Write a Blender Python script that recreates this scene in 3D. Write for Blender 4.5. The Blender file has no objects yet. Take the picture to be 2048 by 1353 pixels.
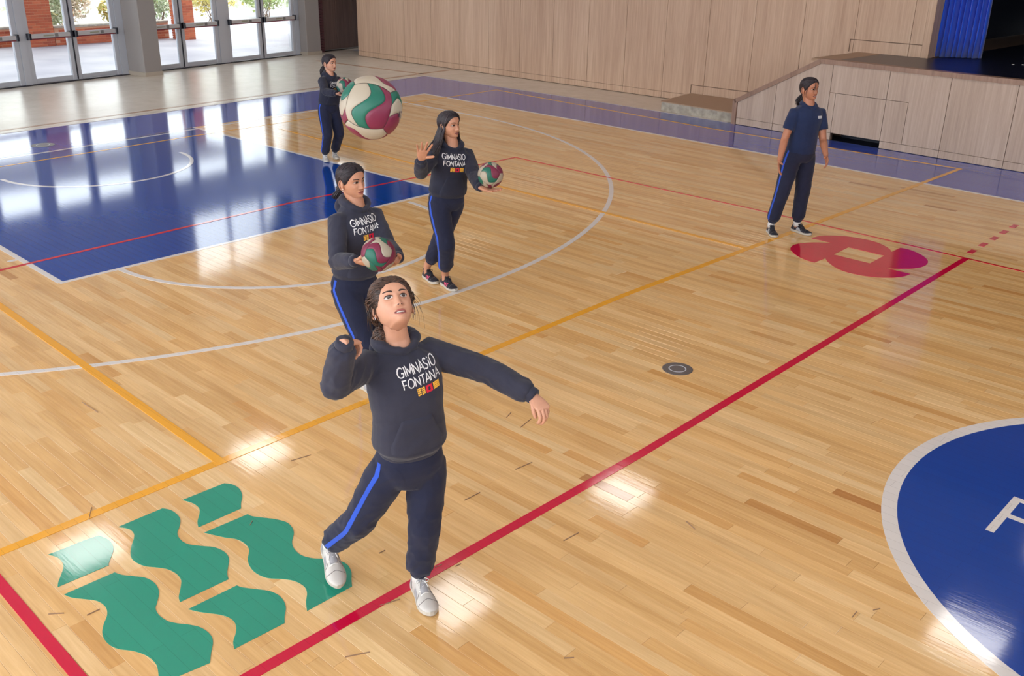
import bpy, bmesh, math, random
import numpy as np
from mathutils import Vector, Matrix, Quaternion, noise
from mathutils.bvhtree import BVHTree
from mathutils.geometry import tessellate_polygon

SC = bpy.context.scene
COL = SC.collection
PI = math.pi
# ---------------------------------------------------------------- camera
IW, IH = 2048.0, 1353.0
FPX = 1920.979
CAM = Vector((14.32857, -12.75739, 2.90761))
RM = Matrix(((0.7258005, 0.6877088, 0.0164408), (0.2765521, -0.2698201, -0.9223427), (-0.6298671, 0.6739835, -0.3860229)))            # rows: image right, image down, view direction
cam_data = bpy.data.cameras.new('camera')
cam_data.sensor_width = 36.0
cam_data.lens = FPX / IW * 36.0
cam_data.clip_end = 300
cam = bpy.data.objects.new('camera', cam_data)
COL.objects.link(cam)
_m = Matrix((RM[0], -RM[1], -RM[2])).transposed().to_4x4()
_m.translation = CAM
cam.matrix_world = _m
SC.camera = cam
# ---------------------------------------------------------------- world, sun, exposure
world = bpy.data.worlds.new('world')
SC.world = world
world.use_nodes = True
wn = world.node_tree
wn.nodes.clear()
_o = wn.nodes.new('ShaderNodeOutputWorld')
_b = wn.nodes.new('ShaderNodeBackground')
_b.inputs['Color'].default_value = (0.93, 0.97, 1.0, 1)
_b.inputs['Strength'].default_value = 4.4
wn.links.new(_b.outputs[0], _o.inputs[0])
sun_data = bpy.data.lights.new('sun', 'SUN')
sun_data.energy = 4.0
sun_data.angle = math.radians(2)
sun_data.color = (1.0, 0.96, 0.9)
sun = bpy.data.objects.new('sun', sun_data)
COL.objects.link(sun)
sun.rotation_euler = (math.radians(8), math.radians(48), 0)   # shines from over the roof towards the courtyard
sun.location = (20, 0, 20)
SC.view_settings.view_transform = 'Standard'
SC.view_settings.look = 'None'
SC.view_settings.gamma = 1.0
SC.view_settings.use_curve_mapping = False
SC.view_settings.exposure = -0.06


# ---------------------------------------------------------------- helpers
def ray(u, v):
    d = Vector(((u - IW / 2) / FPX, (v - IH / 2) / FPX, 1.0))
    return RM.transposed() @ d


def F(u, v, z=0.0):
    """point of the photograph -> point on the horizontal plane z"""
    d = ray(u, v)
    return CAM + d * ((z - CAM.z) / d.z)


def lin(c):
    c = c / 255.0
    return c / 12.92 if c <= 0.04045 else ((c + 0.055) / 1.055) ** 2.4


def rgb(r, g, b):
    return (lin(r), lin(g), lin(b), 1.0)


def mat(name, col, rough=0.6, metal=0.0, coat=0.0, spec=0.5, emis=None, es=0.0):
    m = bpy.data.materials.new(name)
    m.use_nodes = True
    b = m.node_tree.nodes['Principled BSDF']
    b.inputs['Base Color'].default_value = col
    b.inputs['Roughness'].default_value = rough
    b.inputs['Metallic'].default_value = metal
    b.inputs['Coat Weight'].default_value = coat
    b.inputs['Coat Roughness'].default_value = 0.12
    b.inputs['Specular IOR Level'].default_value = spec
    if emis:
        b.inputs['Emission Color'].default_value = emis
        b.inputs['Emission Strength'].default_value = es
    return m


def nodes(m):
    return m.node_tree.nodes, m.node_tree.links, m.node_tree.nodes['Principled BSDF']


def mapping(m, scale=(1, 1, 1), coord='Object'):
    n, l, b = nodes(m)
    tc = n.new('ShaderNodeTexCoord')
    mp = n.new('ShaderNodeMapping')
    mp.inputs['Scale'].default_value = scale
    l.new(tc.outputs[coord], mp.inputs['Vector'])
    return mp.outputs['Vector']


def mathn(m, op, a, b):
    n, l, _ = nodes(m)
    x = n.new('ShaderNodeMath')
    x.operation = op
    for i, s in ((0, a), (1, b)):
        if isinstance(s, (int, float)):
            x.inputs[i].default_value = s
        else:
            l.new(s, x.inputs[i])
    return x.outputs[0]


def noise_tex(m, vec, scale, detail=4, rough=0.5):
    n, l, _ = nodes(m)
    t = n.new('ShaderNodeTexNoise')
    t.inputs['Scale'].default_value = scale
    t.inputs['Detail'].default_value = detail
    t.inputs['Roughness'].default_value = rough
    l.new(vec, t.inputs['Vector'])
    return t.outputs['Fac']


def ramp(m, fac, stops):
    n, l, _ = nodes(m)
    r = n.new('ShaderNodeValToRGB')
    e = r.color_ramp.elements
    e[0].position, e[0].color = stops[0]
    e[1].position, e[1].color = stops[-1]
    for p, c in stops[1:-1]:
        k = e.new(p)
        k.color = c
    l.new(fac, r.inputs['Fac'])
    return r.outputs['Color']


def mix(m, fac, a, b, mode='MIX'):
    n, l, _ = nodes(m)
    x = n.new('ShaderNodeMix')
    x.data_type = 'RGBA'
    x.blend_type = mode
    for s, k in ((fac, 0), (a, 6), (b, 7)):
        if isinstance(s, (int, float)):
            x.inputs[k].default_value = s
        elif isinstance(s, tuple):
            x.inputs[k].default_value = s
        else:
            l.new(s, x.inputs[k])
    return x.outputs[2]


def bump(m, h, strength=0.2, dist=0.01):
    n, l, b = nodes(m)
    x = n.new('ShaderNodeBump')
    x.inputs['Strength'].default_value = strength
    x.inputs['Distance'].default_value = dist
    l.new(h, x.inputs['Height'])
    l.new(x.outputs[0], b.inputs['Normal'])
    return x


def attr(m, name):
    n, l, b = nodes(m)
    a = n.new('ShaderNodeAttribute')
    a.attribute_name = name
    return a


def tag(o, label=None, cat=None, group=None, kind=None):
    if label:
        o['label'] = label
    if cat:
        o['category'] = cat
    if group:
        o['group'] = group
    if kind:
        o['kind'] = kind
    return o


def link(name, me, m=None, parent=None, smooth=False):
    o = bpy.data.objects.new(name, me)
    COL.objects.link(o)
    if m is not None:
        for x in (m if isinstance(m, (list, tuple)) else [m]):
            me.materials.append(x)
    if smooth:
        me.polygons.foreach_set('use_smooth', [True] * len(me.polygons))
    if parent is not None:
        o.parent = parent
        o.matrix_parent_inverse = wmat(parent).inverted()
    return o


def wmat(o):
    m = o.matrix_basis.copy()
    if o.parent is not None:
        m = wmat(o.parent) @ o.matrix_parent_inverse @ m
    return m


def empty(name, loc, label=None, cat=None, group=None, kind=None, rz=0.0):
    o = bpy.data.objects.new(name, None)
    COL.objects.link(o)
    o.empty_display_size = 0.1
    o.location = loc
    o.rotation_euler = (0, 0, rz)
    return tag(o, label, cat, group, kind)


class MB:
    """collects plain shapes for one mesh"""
    def __init__(s):
        s.v = []
        s.f = []
        s.mi = []

    def add(s, vs, fs, mi=0):
        b = len(s.v)
        s.v += [tuple(v) for v in vs]
        s.f += [tuple(i + b for i in f) for f in fs]
        s.mi += [mi] * len(fs)

    def hexa(s, p, mi=0):
        """8 corners: bottom 4 ccw, top 4 ccw"""
        s.add(p, [(3, 2, 1, 0), (4, 5, 6, 7), (0, 1, 5, 4), (1, 2, 6, 5), (2, 3, 7, 6), (3, 0, 4, 7)], mi)

    def box(s, a, b, mi=0, fr=None):
        x0, y0, z0 = a
        x1, y1, z1 = b
        p = [(x0, y0, z0), (x1, y0, z0), (x1, y1, z0), (x0, y1, z0), (x0, y0, z1), (x1, y0, z1), (x1, y1, z1), (x0, y1, z1)]
        if fr:
            p = [fr(*q) for q in p]
        s.hexa(p, mi)

    def rbox(s, a, b, r=0.01, mi=0, fr=None):
        """box with its vertical-prism edges chamfered (octagonal section in the two smaller axes)"""
        x0, y0, z0 = a
        x1, y1, z1 = b
        L = [x1 - x0, y1 - y0, z1 - z0]
        k = L.index(max(L))
        r = min(r, 0.45 * sorted(L)[0])
        ax = [i for i in range(3) if i != k]
        lo = (x0, y0, z0)
        hi = (x1, y1, z1)
        sec = []
        a0, a1, b0, b1 = lo[ax[0]], hi[ax[0]], lo[ax[1]], hi[ax[1]]
        for (p, q) in ((a0 + r, b0), (a1 - r, b0), (a1, b0 + r), (a1, b1 - r), (a1 - r, b1), (a0 + r, b1), (a0, b1 - r), (a0, b0 + r)):
            sec.append((p, q))
        vs = []
        for t in (lo[k], hi[k]):
            for p, q in sec:
                w = [0, 0, 0]
                w[k] = t
                w[ax[0]] = p
                w[ax[1]] = q
                vs.append(fr(*w) if fr else tuple(w))
        fs = [(i, (i + 1) % 8, 8 + (i + 1) % 8, 8 + i) for i in range(8)]
        fs += [tuple(range(7, -1, -1)), tuple(range(8, 16))]
        s.add(vs, fs, mi)

    def tube(s, pts, rad, n=8, mi=0, cap=True, flat=1.0):
        pts = [Vector(p) for p in pts]
        if not isinstance(rad, (list, tuple)):
            rad = [rad] * len(pts)
        up = None
        vs = []
        for i, p in enumerate(pts):
            d = (pts[min(i + 1, len(pts) - 1)] - pts[max(i - 1, 0)])
            d = d.normalized() if d.length > 1e-9 else Vector((0, 0, 1))
            if up is None:
                up = Vector((0, 0, 1)) if abs(d.z) < 0.9 else Vector((1, 0, 0))
            x = up.cross(d)
            if x.length < 1e-6:
                x = Vector((1, 0, 0)).cross(d)
            x.normalize()
            y = d.cross(x)
            up = y
            for k in range(n):
                a = 2 * PI * k / n
                vs.append(p + (x * math.cos(a) + y * math.sin(a) * flat) * rad[i])
        fs = []
        for i in range(len(pts) - 1):
            for k in range(n):
                fs.append((i * n + k, i * n + (k + 1) % n, (i + 1) * n + (k + 1) % n, (i + 1) * n + k))
        if cap:
            fs.append(tuple(range(n - 1, -1, -1)))
            fs.append(tuple((len(pts) - 1) * n + k for k in range(n)))
        s.add(vs, fs, mi)

    def rings(s, rings, mi=0, cap=True):
        """loft closed rings with the same point count"""
        n = len(rings[0])
        vs = [p for r in rings for p in r]
        fs = []
        for i in range(len(rings) - 1):
            for k in range(n):
                fs.append((i * n + k, i * n + (k + 1) % n, (i + 1) * n + (k + 1) % n, (i + 1) * n + k))
        if cap:
            fs.append(tuple(range(n - 1, -1, -1)))
            fs.append(tuple((len(rings) - 1) * n + k for k in range(n)))
        s.add(vs, fs, mi)

    def ball(s, c, r, mi=0, nu=16, nv=10, ax=None):
        """ellipsoid; r = 3 radii; ax = 3 axes"""
        c = Vector(c)
        if isinstance(r, (int, float)):
            r = (r, r, r)
        A = ax or (Vector((1, 0, 0)), Vector((0, 1, 0)), Vector((0, 0, 1)))
        rg = []
        for j in range(1, nv):
            t = PI * j / nv
            rg.append([c + A[0] * (r[0] * math.sin(t) * math.cos(2 * PI * k / nu)) + A[1] * (r[1] * math.sin(t) * math.sin(2 * PI * k / nu)) - A[2] * (r[2] * math.cos(t)) for k in range(nu)])
        s.rings(rg, mi, cap=False)
        b = len(s.v)
        s.v += [tuple(c - A[2] * r[2]), tuple(c + A[2] * r[2])]
        o = b - nu * (nv - 1)
        for k in range(nu):
            s.f.append((b, o + (k + 1) % nu, o + k))
            s.f.append((b + 1, b - nu + k, b - nu + (k + 1) % nu))
            s.mi += [mi, mi]

    def mesh(s, name):
        me = bpy.data.meshes.new(name)
        me.from_pydata(s.v, [], s.f)
        if any(s.mi):
            me.polygons.foreach_set('material_index', s.mi)
        me.update()
        return me

    def build(s, name, m, parent=None, smooth=False):
        return link(name, s.mesh(name), m, parent, smooth)


def struct(name, mb, m, parent=None, smooth=False, kind='structure'):
    o = mb.build(name, m, parent, smooth)
    if parent is None:
        o['kind'] = kind
    return o
# ================================================================ materials of the setting
def wood_floor_mat(name):
    m = mat(name, (0.6, 0.4, 0.22, 1), 0.2, coat=0.0)
    n, l, b = nodes(m)
    a = attr(m, 'tone')
    v = mapping(m, (1.2, 26, 26))
    g = noise_tex(m, v, 2.2, 6, 0.62)
    v2 = mapping(m, (0.7, 6, 6))
    g2 = noise_tex(m, v2, 1.5, 3, 0.5)
    c = mix(m, 1.0, a.outputs['Color'], ramp(m, g, [(0.3, (0.90, 0.84, 0.77, 1)), (0.62, (1.05, 1.05, 1.05, 1))]), 'MULTIPLY')
    c = mix(m, 1.0, c, ramp(m, g2, [(0.3, (0.90, 0.86, 0.80, 1)), (0.6, (1.03, 1.03, 1.03, 1))]), 'MULTIPLY')
    l.new(c, b.inputs['Base Color'])
    v3 = mapping(m, (1.5, 10, 1))
    h = noise_tex(m, v3, 3.0, 4, 0.65)
    bump(m, h, 0.20, 0.0012)
    b.inputs['Roughness'].default_value = 0.075
    b.inputs['Specular IOR Level'].default_value = 0.5
    b.inputs['IOR'].default_value = 1.66
    return m


def paint_mat(name, col, rough=0.075, spec=0.5):
    m = mat(name, col, rough, spec=spec)
    n, l, b = nodes(m)
    b.inputs['IOR'].default_value = 1.66
    v = mapping(m, (1, 1, 1))
    br = n.new('ShaderNodeTexBrick')
    br.inputs['Scale'].default_value = 1.0
    br.inputs['Brick Width'].default_value = 1.15
    br.inputs['Row Height'].default_value = 0.075
    br.inputs['Mortar Size'].default_value = 0.0009
    br.inputs['Color1'].default_value = (1, 1, 1, 1)
    br.inputs['Color2'].default_value = (0.93, 0.93, 0.93, 1)
    br.inputs['Mortar'].default_value = (0.55, 0.55, 0.55, 1)
    l.new(v, br.inputs['Vector'])
    c = mix(m, 0.8, col, br.outputs['Color'], 'MULTIPLY')
    l.new(c, b.inputs['Base Color'])
    v3 = mapping(m, (1.5, 10, 1))
    h = noise_tex(m, v3, 3.0, 4, 0.65)
    bump(m, h, 0.20, 0.0012)
    return m


M_floorwood = wood_floor_mat('maple_planks')
M_under = mat('floor_underlay', rgb(150, 112, 74), 0.6)
M_blue = paint_mat('blue_paint', rgb(8, 66, 160))
M_border = paint_mat('blue_border_paint', rgb(70, 90, 182))
M_white = paint_mat('white_paint', rgb(226, 222, 220))
M_red = paint_mat('crimson_paint', rgb(206, 16, 62))
M_redthin = paint_mat('red_paint', rgb(206, 40, 46))
M_yellow = paint_mat('yellow_paint', rgb(240, 172, 52))
M_green = paint_mat('green_paint', rgb(40, 152, 128))
M_tan = mat('tan_strip', rgb(178, 140, 112), 0.3)


def panel_mat(name, c0, c1, c2, rough=0.5, axis='x'):
    m = mat(name, c1, rough)
    n, l, b = nodes(m)
    sc = (9, 9, 0.35)
    v = mapping(m, sc)
    g = noise_tex(m, v, 3.0, 6, 0.65)
    v2 = mapping(m, (2.2, 2.2, 0.12))
    g2 = noise_tex(m, v2, 2.0, 3, 0.5)
    f = mathn(m, 'ADD', mathn(m, 'MULTIPLY', g, 0.6), mathn(m, 'MULTIPLY', g2, 0.4))
    c = ramp(m, f, [(0.34, c0), (0.5, c1), (0.66, c2)])
    l.new(c, b.inputs['Base Color'])
    bump(m, g, 0.05, 0.002)
    return m


M_panel = panel_mat('oak_wall_panel', rgb(180, 147, 123), rgb(197, 164, 139), rgb(212, 182, 157))
M_stage = panel_mat('ash_stage_panel', rgb(172, 149, 132), rgb(188, 165, 148), rgb(204, 183, 166))
M_door_wood = panel_mat('dark_door_veneer', rgb(92, 70, 64), rgb(108, 82, 74), rgb(122, 96, 86))
M_coping = panel_mat('coping_wood', rgb(134, 104, 88), rgb(152, 120, 102), rgb(166, 134, 114), 0.4)
M_gap = mat('dark_joint', rgb(116, 92, 76), 0.8)
M_black = mat('black_stage', rgb(14, 20, 40), 0.55)
M_blackfloor = mat('black_stage_deck', rgb(26, 28, 46), 0.3)
M_alu = mat('grey_aluminium', rgb(190, 194, 204), 0.4, 0.2)
M_alu2 = mat('bar_aluminium', rgb(196, 196, 200), 0.35, 0.3)
M_rubber = mat('black_plastic', rgb(26, 28, 42), 0.45)
M_redline = mat('dark_red_strip', rgb(120, 30, 48), 0.5)
M_column = mat('grey_column_paint', rgb(150, 144, 142), 0.55)
M_plinth = mat('stone_plinth', rgb(176, 164, 150), 0.4)
M_plaster = mat('white_plaster', rgb(226, 222, 216), 0.8)
M_concrete = mat('concrete_step', rgb(166, 158, 146), 0.7)
_n = noise_tex(M_concrete, mapping(M_concrete, (3, 3, 3)), 4, 5)
M_concrete.node_tree.links.new(ramp(M_concrete, _n, [(0.3, rgb(146, 138, 126)), (0.7, rgb(184, 176, 162))]), nodes(M_concrete)[2].inputs['Base Color'])
M_platform = mat('platform_top', rgb(172, 142, 116), 0.45)

M_tile = mat('pale_terrazzo', rgb(196, 184, 168), 0.27)
M_tile.node_tree.nodes['Principled BSDF'].inputs['IOR'].default_value = 1.6
_n = noise_tex(M_tile, mapping(M_tile, (1, 1, 1)), 3, 6, 0.7)
M_tile.node_tree.links.new(ramp(M_tile, _n, [(0.3, rgb(212, 200, 184)), (0.7, rgb(226, 216, 202))]), nodes(M_tile)[2].inputs['Base Color'])
bump(M_tile, noise_tex(M_tile, mapping(M_tile, (1, 1, 1)), 6, 3), 0.12, 0.002)

M_brick = mat('orange_brick', rgb(196, 92, 56), 0.8)
_n, _l, _b = nodes(M_brick)
_oi = _n.new('ShaderNodeObjectInfo')
_l.new(ramp(M_brick, _oi.outputs['Random'], [(0.0, rgb(160, 70, 44)), (0.5, rgb(180, 84, 52)), (1.0, rgb(196, 100, 64))]), _b.inputs['Base Color'])
M_brick_joined = mat('orange_brick_wall', rgb(200, 96, 60), 0.8)
M_mortar = mat('mortar', rgb(206, 150, 120), 0.9)
M_darkbrick = mat('dark_brick', rgb(96, 56, 62), 0.8)
M_paving = mat('courtyard_paving', rgb(196, 194, 202), 0.6)
_n = noise_tex(M_paving, mapping(M_paving, (1, 1, 1)), 0.6, 5)
M_paving.node_tree.links.new(ramp(M_paving, _n, [(0.35, rgb(160, 158, 170)), (0.65, rgb(190, 188, 194))]), nodes(M_paving)[2].inputs['Base Color'])

M_glass = bpy.data.materials.new('clear_glass')
M_glass.use_nodes = True
_nt = M_glass.node_tree
_nt.nodes.clear()
_out = _nt.nodes.new('ShaderNodeOutputMaterial')
_mx = _nt.nodes.new('ShaderNodeMixShader')
_tr = _nt.nodes.new('ShaderNodeBsdfTransparent')
_gl = _nt.nodes.new('ShaderNodeBsdfGlossy')
_fr = _nt.nodes.new('ShaderNodeFresnel')
_fr.inputs['IOR'].default_value = 1.45
_tr.inputs['Color'].default_value = (0.96, 0.98, 0.98, 1)
_gl.inputs['Roughness'].default_value = 0.02
_nt.links.new(_fr.outputs[0], _mx.inputs[0])
_nt.links.new(_tr.outputs[0], _mx.inputs[1])
_nt.links.new(_gl.outputs[0], _mx.inputs[2])
_nt.links.new(_mx.outputs[0], _out.inputs[0])

# ================================================================ floor: maple planks, paint, terrazzo
FX0, FX1, FY0, FY1 = -2.2, 18.0, -15.0, 1.86


def floor_frame_edge():
    pass


under = MB()
under.box((FX0, FY0, -0.06), (FX1, 3.9, -0.012))
floor = struct('floor', under, M_under)
rnd = random.Random(4)
PW = 0.075
tones = [(229, 190, 134), (225, 184, 126), (231, 196, 144), (220, 177, 118), (229, 192, 138), (215, 168, 107), (233, 201, 151), (200, 150, 91), (223, 181, 122), (184, 132, 78)]
wts = [20, 18, 14, 8, 18, 3, 6, 1.3, 10, 0.7]


def plank_geo(x0, x1, y0, y1):
    g = 0.00045
    x0 += g
    x1 -= g
    y0 += g
    y1 -= g
    b = 0.0008
    z = 0.0
    v = [(x0, y0, -0.012), (x1, y0, -0.012), (x1, y1, -0.012), (x0, y1, -0.012),
         (x0, y0, z - b), (x1, y0, z - b), (x1, y1, z - b), (x0, y1, z - b),
         (x0 + b, y0 + b, z), (x1 - b, y0 + b, z), (x1 - b, y1 - b, z), (x0 + b, y1 - b, z)]
    f = [(0, 1, 5, 4), (1, 2, 6, 5), (2, 3, 7, 6), (3, 0, 4, 7), (4, 5, 9, 8), (5, 6, 10, 9), (6, 7, 11, 10), (7, 4, 8, 11), (8, 9, 10, 11)]
    return v, f


def img(p):
    c = RM @ (Vector(p) - CAM)
    if c.z < 0.05:
        return None
    return (IW / 2 + FPX * c.x / c.z, IH / 2 + FPX * c.y / c.z, c.z)


planks = []
y = FY1
row = 0
while y - PW > FY0:
    x = FX0 - rnd.uniform(0, 1.0)
    while x < FX1:
        L = rnd.choice([0.38, 0.55, 0.75, 0.95, 1.1, 1.3, 1.5]) * rnd.uniform(0.9, 1.1)
        x0, x1 = max(x, FX0), min(x + L, FX1)
        if x1 - x0 > 0.05:
            c = rnd.choices(tones, wts)[0]
            if c[0] < 204 and x1 - x0 > .7:
                c = tones[0]
            k = rnd.uniform(0.975, 1.025)
            c = tuple(lin(min(255, q * k)) for q in c)
            i = img(((x0 + x1) / 2, y - PW / 2, 0))
            near = 99
            if i and -60 < i[0] < IW + 60 and -30 < i[1] < IH + 60:
                near = i[2]
            planks.append((near, x0, x1, y - PW, y, c))
        x += L
    y -= PW
planks.sort(key=lambda p: p[0])


def plank_mesh(lst, name):
    vs, fs, cs = [], [], []
    for _, x0, x1, y0, y1, c in lst:
        v, f = plank_geo(x0, x1, y0, y1)
        b = len(vs)
        vs += v
        fs += [tuple(i + b for i in q) for q in f]
        cs += [c] * len(v)
    me = bpy.data.meshes.new(name)
    me.from_pydata(vs, [], fs)
    a = me.color_attributes.new('tone', 'FLOAT_COLOR', 'POINT')
    a.data.foreach_set('color', np.array([list(c) + [1.0] for c in cs], dtype=np.float32).ravel())
    me.update()
    return me


for p in planks[:290]:
    link('plank', plank_mesh([p], 'plank'), M_floorwood, floor)
o = link('planks', plank_mesh(planks[290:], 'planks'), M_floorwood, floor)
o['kind'] = 'stuff'

# ---- painted markings (thin coats of paint lying on the planks)
ZP = 0.0005
PAINT_N = [0]


def slab(polys, z0, z1):
    """polys: outer ring then hole rings, 2-D; returns MB"""
    mb = MB()
    rings3 = [[Vector((p[0], p[1], 0)) for p in r] for r in polys]
    flat = [p for r in rings3 for p in r]
    tris = tessellate_polygon(rings3)
    top = [(p.x, p.y, z1) for p in flat]
    fs = []
    for t in tris:
        a, b, c = (flat[i] for i in t)
        if (b - a).cross(c - a).z < 0:
            t = (t[0], t[2], t[1])
        fs.append(tuple(t))
    mb.add(top, fs)
    off = 0
    for r in rings3:
        n = len(r)
        v = [(p.x, p.y, z1) for p in r] + [(p.x, p.y, z0) for p in r]
        mb.add(v, [(i, (i + 1) % n, n + (i + 1) % n, n + i) for i in range(n)])
    return mb


def paint(name, polys, m, lvl=1):
    if not isinstance(polys[0][0], (list, tuple, Vector)) or isinstance(polys[0][0], (int, float)):
        polys = [polys]
    PAINT_N[0] += 1
    return slab(polys, 0.0, ZP * lvl + 0.00004 * PAINT_N[0] * (1 if lvl < 9 else 0)).build(name, m, floor)


def stripe(a, b, w, m, name, lvl=2, e0=0.0, e1=0.0):
    a = Vector((a[0], a[1]))
    b = Vector((b[0], b[1]))
    d = (b - a).normalized()
    a = a - d * e0
    b = b + d * e1
    n = Vector((-d.y, d.x)) * w / 2
    return paint(name, [[tuple(a + n), tuple(a - n), tuple(b - n), tuple(b + n)]], m, lvl)


def P2(u, v):
    p = F(u, v)
    return (p.x, p.y)


def arcpts(cx, cy, r, a0, a1, n):
    return [(cx + r * math.cos(a0 + (a1 - a0) * i / n), cy + r * math.sin(a0 + (a1 - a0) * i / n)) for i in range(n + 1)]


def arcband(cx, cy, r, w, a0, a1, m, name, lvl=2, n=72):
    return paint(name, [arcpts(cx, cy, r, a0, a1, n) + arcpts(cx, cy, r - w, a1, a0, n)], m, lvl)


# blue free-throw lane
lane = [P2(119, 567), P2(889, 381.5), P2(388, 255), ]
_a, _b = Vector(P2(388, 254.5)), Vector(P2(0, 319.5))
_c, _d = Vector(P2(119, 567)), Vector(P2(0, 495))
_e = (_b - _a).normalized()
base_end = _b + _e * 8
_t = ((_c - _b).cross(_c - _d)) / (_e.cross(_c - _d))
lane.append(tuple(_b + _e * _t))
paint('painted_lane', [lane], M_blue, 1)
# blue border round the court
corner_in = P2(849, 187.5)
corner_out = P2(850, 152)
base_far = tuple(base_end)
p_out_l = (-1.36, -14.5)
bd = [corner_in, P2(388, 254.5), base_far, p_out_l, P2(0, 269), P2(300, 229), P2(600, 186), corner_out, P2(1150, 196), P2(1455, 245), 0, 0, 0]
side_far = P2(2048, 404.5)
bd[10] = (10.0, F(2000, 337).y + 0.05)
bd[11] = (17.9, F(2000, 337).y - 0.1)
bd[12] = (17.9, side_far[1] - 0.02)
bd += [side_far, P2(1552, 312), P2(1250, 257.5)]
paint('painted_border', [bd], M_border, 1)
# white lines
stripe(P2(0, 319), corner_in, 0.055, M_white, 'painted_line', 3, 8, 0.03)
stripe(corner_in, P2(1250, 257.5), 0.055, M_white, 'painted_line', 3)
stripe(P2(1250, 257.5), P2(1552, 312), 0.055, M_white, 'painted_line', 3)
stripe(P2(1552, 312), side_far, 0.055, M_white, 'painted_line', 3, 0, 6)
stripe(lane[0], lane[1], 0.05, M_white, 'painted_line', 3)
stripe(lane[1], lane[2], 0.05, M_white, 'painted_line', 3)
stripe(P2(121, 566), P2(0, 495), 0.055, M_white, 'painted_line', 3, 0, 6)
stripe(P2(16, 524), P2(37, 519), 0.05, M_white, 'painted_line', 3)
YC = -7.29
# three point line traced as circle + straight run to the baseline
arcband(2.063, YC, 6.49, 0.055, -PI / 2, PI / 2, M_white, 'three_point_line', 3, 128)
stripe((2.063, YC + 6.462), (-0.02, YC + 6.462), 0.055, M_white, 'painted_line', 3)
arcband(5.87, YC - 0.02, 1.80, 0.055, -PI / 2, PI / 2, M_white, 'free_throw_arc', 3, 64)
arcband(1.60, YC - 0.02, 1.235, 0.05, -PI / 2, PI / 2, M_white, 'painted_arc', 4, 48)
# centre circle
CC = (14.33, YC)
paint('centre_circle', [arcpts(CC[0], CC[1], 1.69, 0, 2 * PI * 127 / 128, 127)], M_blue, 1)
paint('centre_ring', [arcpts(CC[0], CC[1], 1.763, 0, 2 * PI * 127 / 128, 127), arcpts(CC[0], CC[1], 1.68, 0, 2 * PI * 127 / 128, 127)], M_white, 2)
# volleyball court (red)
stripe(P2(0, 541), P2(590, 404), 0.045, M_redthin, 'painted_line', 4, 6)
stripe(P2(590, 404), P2(1031, 315), 0.04, M_redthin, 'painted_line', 4)
stripe(P2(1031, 315), P2(1500, 417), 0.035, M_redthin, 'painted_line', 4)
stripe(P2(1500, 417), P2(2048, 544), 0.035, M_redthin, 'painted_line', 4, 0, 5)
stripe(P2(1932, 517.5), P2(1281, 909), 0.06, M_red, 'painted_line', 4)
stripe(P2(1281, 909), P2(500, 1353), 0.06, M_red, 'painted_line', 4, 0, 4)
stripe(P2(0, 1168), P2(156, 1353), 0.055, M_red, 'painted_line', 4, 4, 4)
for u, v in ((1943.9, 503.6), (1966.4, 489.8), (1988.5, 477.1), (2008, 464.7), (2027.8, 453.1)):
    c = F(u, v)
    stripe((c.x, c.y - 0.075), (c.x, c.y + 0.075), 0.06, M_red, 'painted_dash', 3)
# yellow court
stripe(P2(0, 1106), P2(1250, 590), 0.06, M_yellow, 'painted_line', 3, 2)
stripe(P2(1250, 590), P2(1920, 338), 0.06, M_yellow, 'painted_line', 3, 0, 0.02)
stripe(P2(0, 612), P2(446, 928), 0.06, M_yellow, 'painted_line', 4, 4)
stripe(P2(1500, 499), P2(1007, 375), 0.06, M_yellow, 'painted_line', 2)
stripe(P2(1007, 375), P2(600, 268), 0.055, M_yellow, 'painted_line', 2, 0, 0.6)
stripe(P2(0, 334), P2(388, 272), 0.04, M_yellow, 'painted_line', 2, 6)
stripe(P2(388, 272), P2(993, 180), 0.045, M_yellow, 'painted_line', 2)
stripe(P2(993, 180), P2(1420, 257), 0.05, M_yellow, 'painted_line', 2)
stripe(P2(1420, 257), P2(1920, 338), 0.05, M_yellow, 'painted_line', 2)


def smooth_ring(pts, k=5):
    """Catmull-Rom through the points, keeping sharp corners"""
    n = len(pts)
    P = [Vector(p) for p in pts]
    sharp = []
    for i in range(n):
        a = (P[i] - P[i - 1]).normalized()
        b = (P[(i + 1) % n] - P[i]).normalized()
        sharp.append(a.dot(b) < 0.62)
    out = []
    for i in range(n):
        p1, p2 = P[i], P[(i + 1) % n]
        p0 = p1 if sharp[i] else P[i - 1]
        p3 = p2 if sharp[(i + 1) % n] else P[(i + 2) % n]
        for j in range(k):
            t = j / k
            q = 0.5 * ((2 * p1) + (p2 - p0) * t + (2 * p0 - 5 * p1 + 4 * p2 - p3) * t * t + (3 * p1 - p0 - 3 * p2 + p3) * t ** 3)
            out.append((q.x, q.y))
    return out


def traced(pts, ox, oy, s):
    return smooth_ring([P2(ox + x / s, oy + y / s) for x, y in pts])


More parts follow.
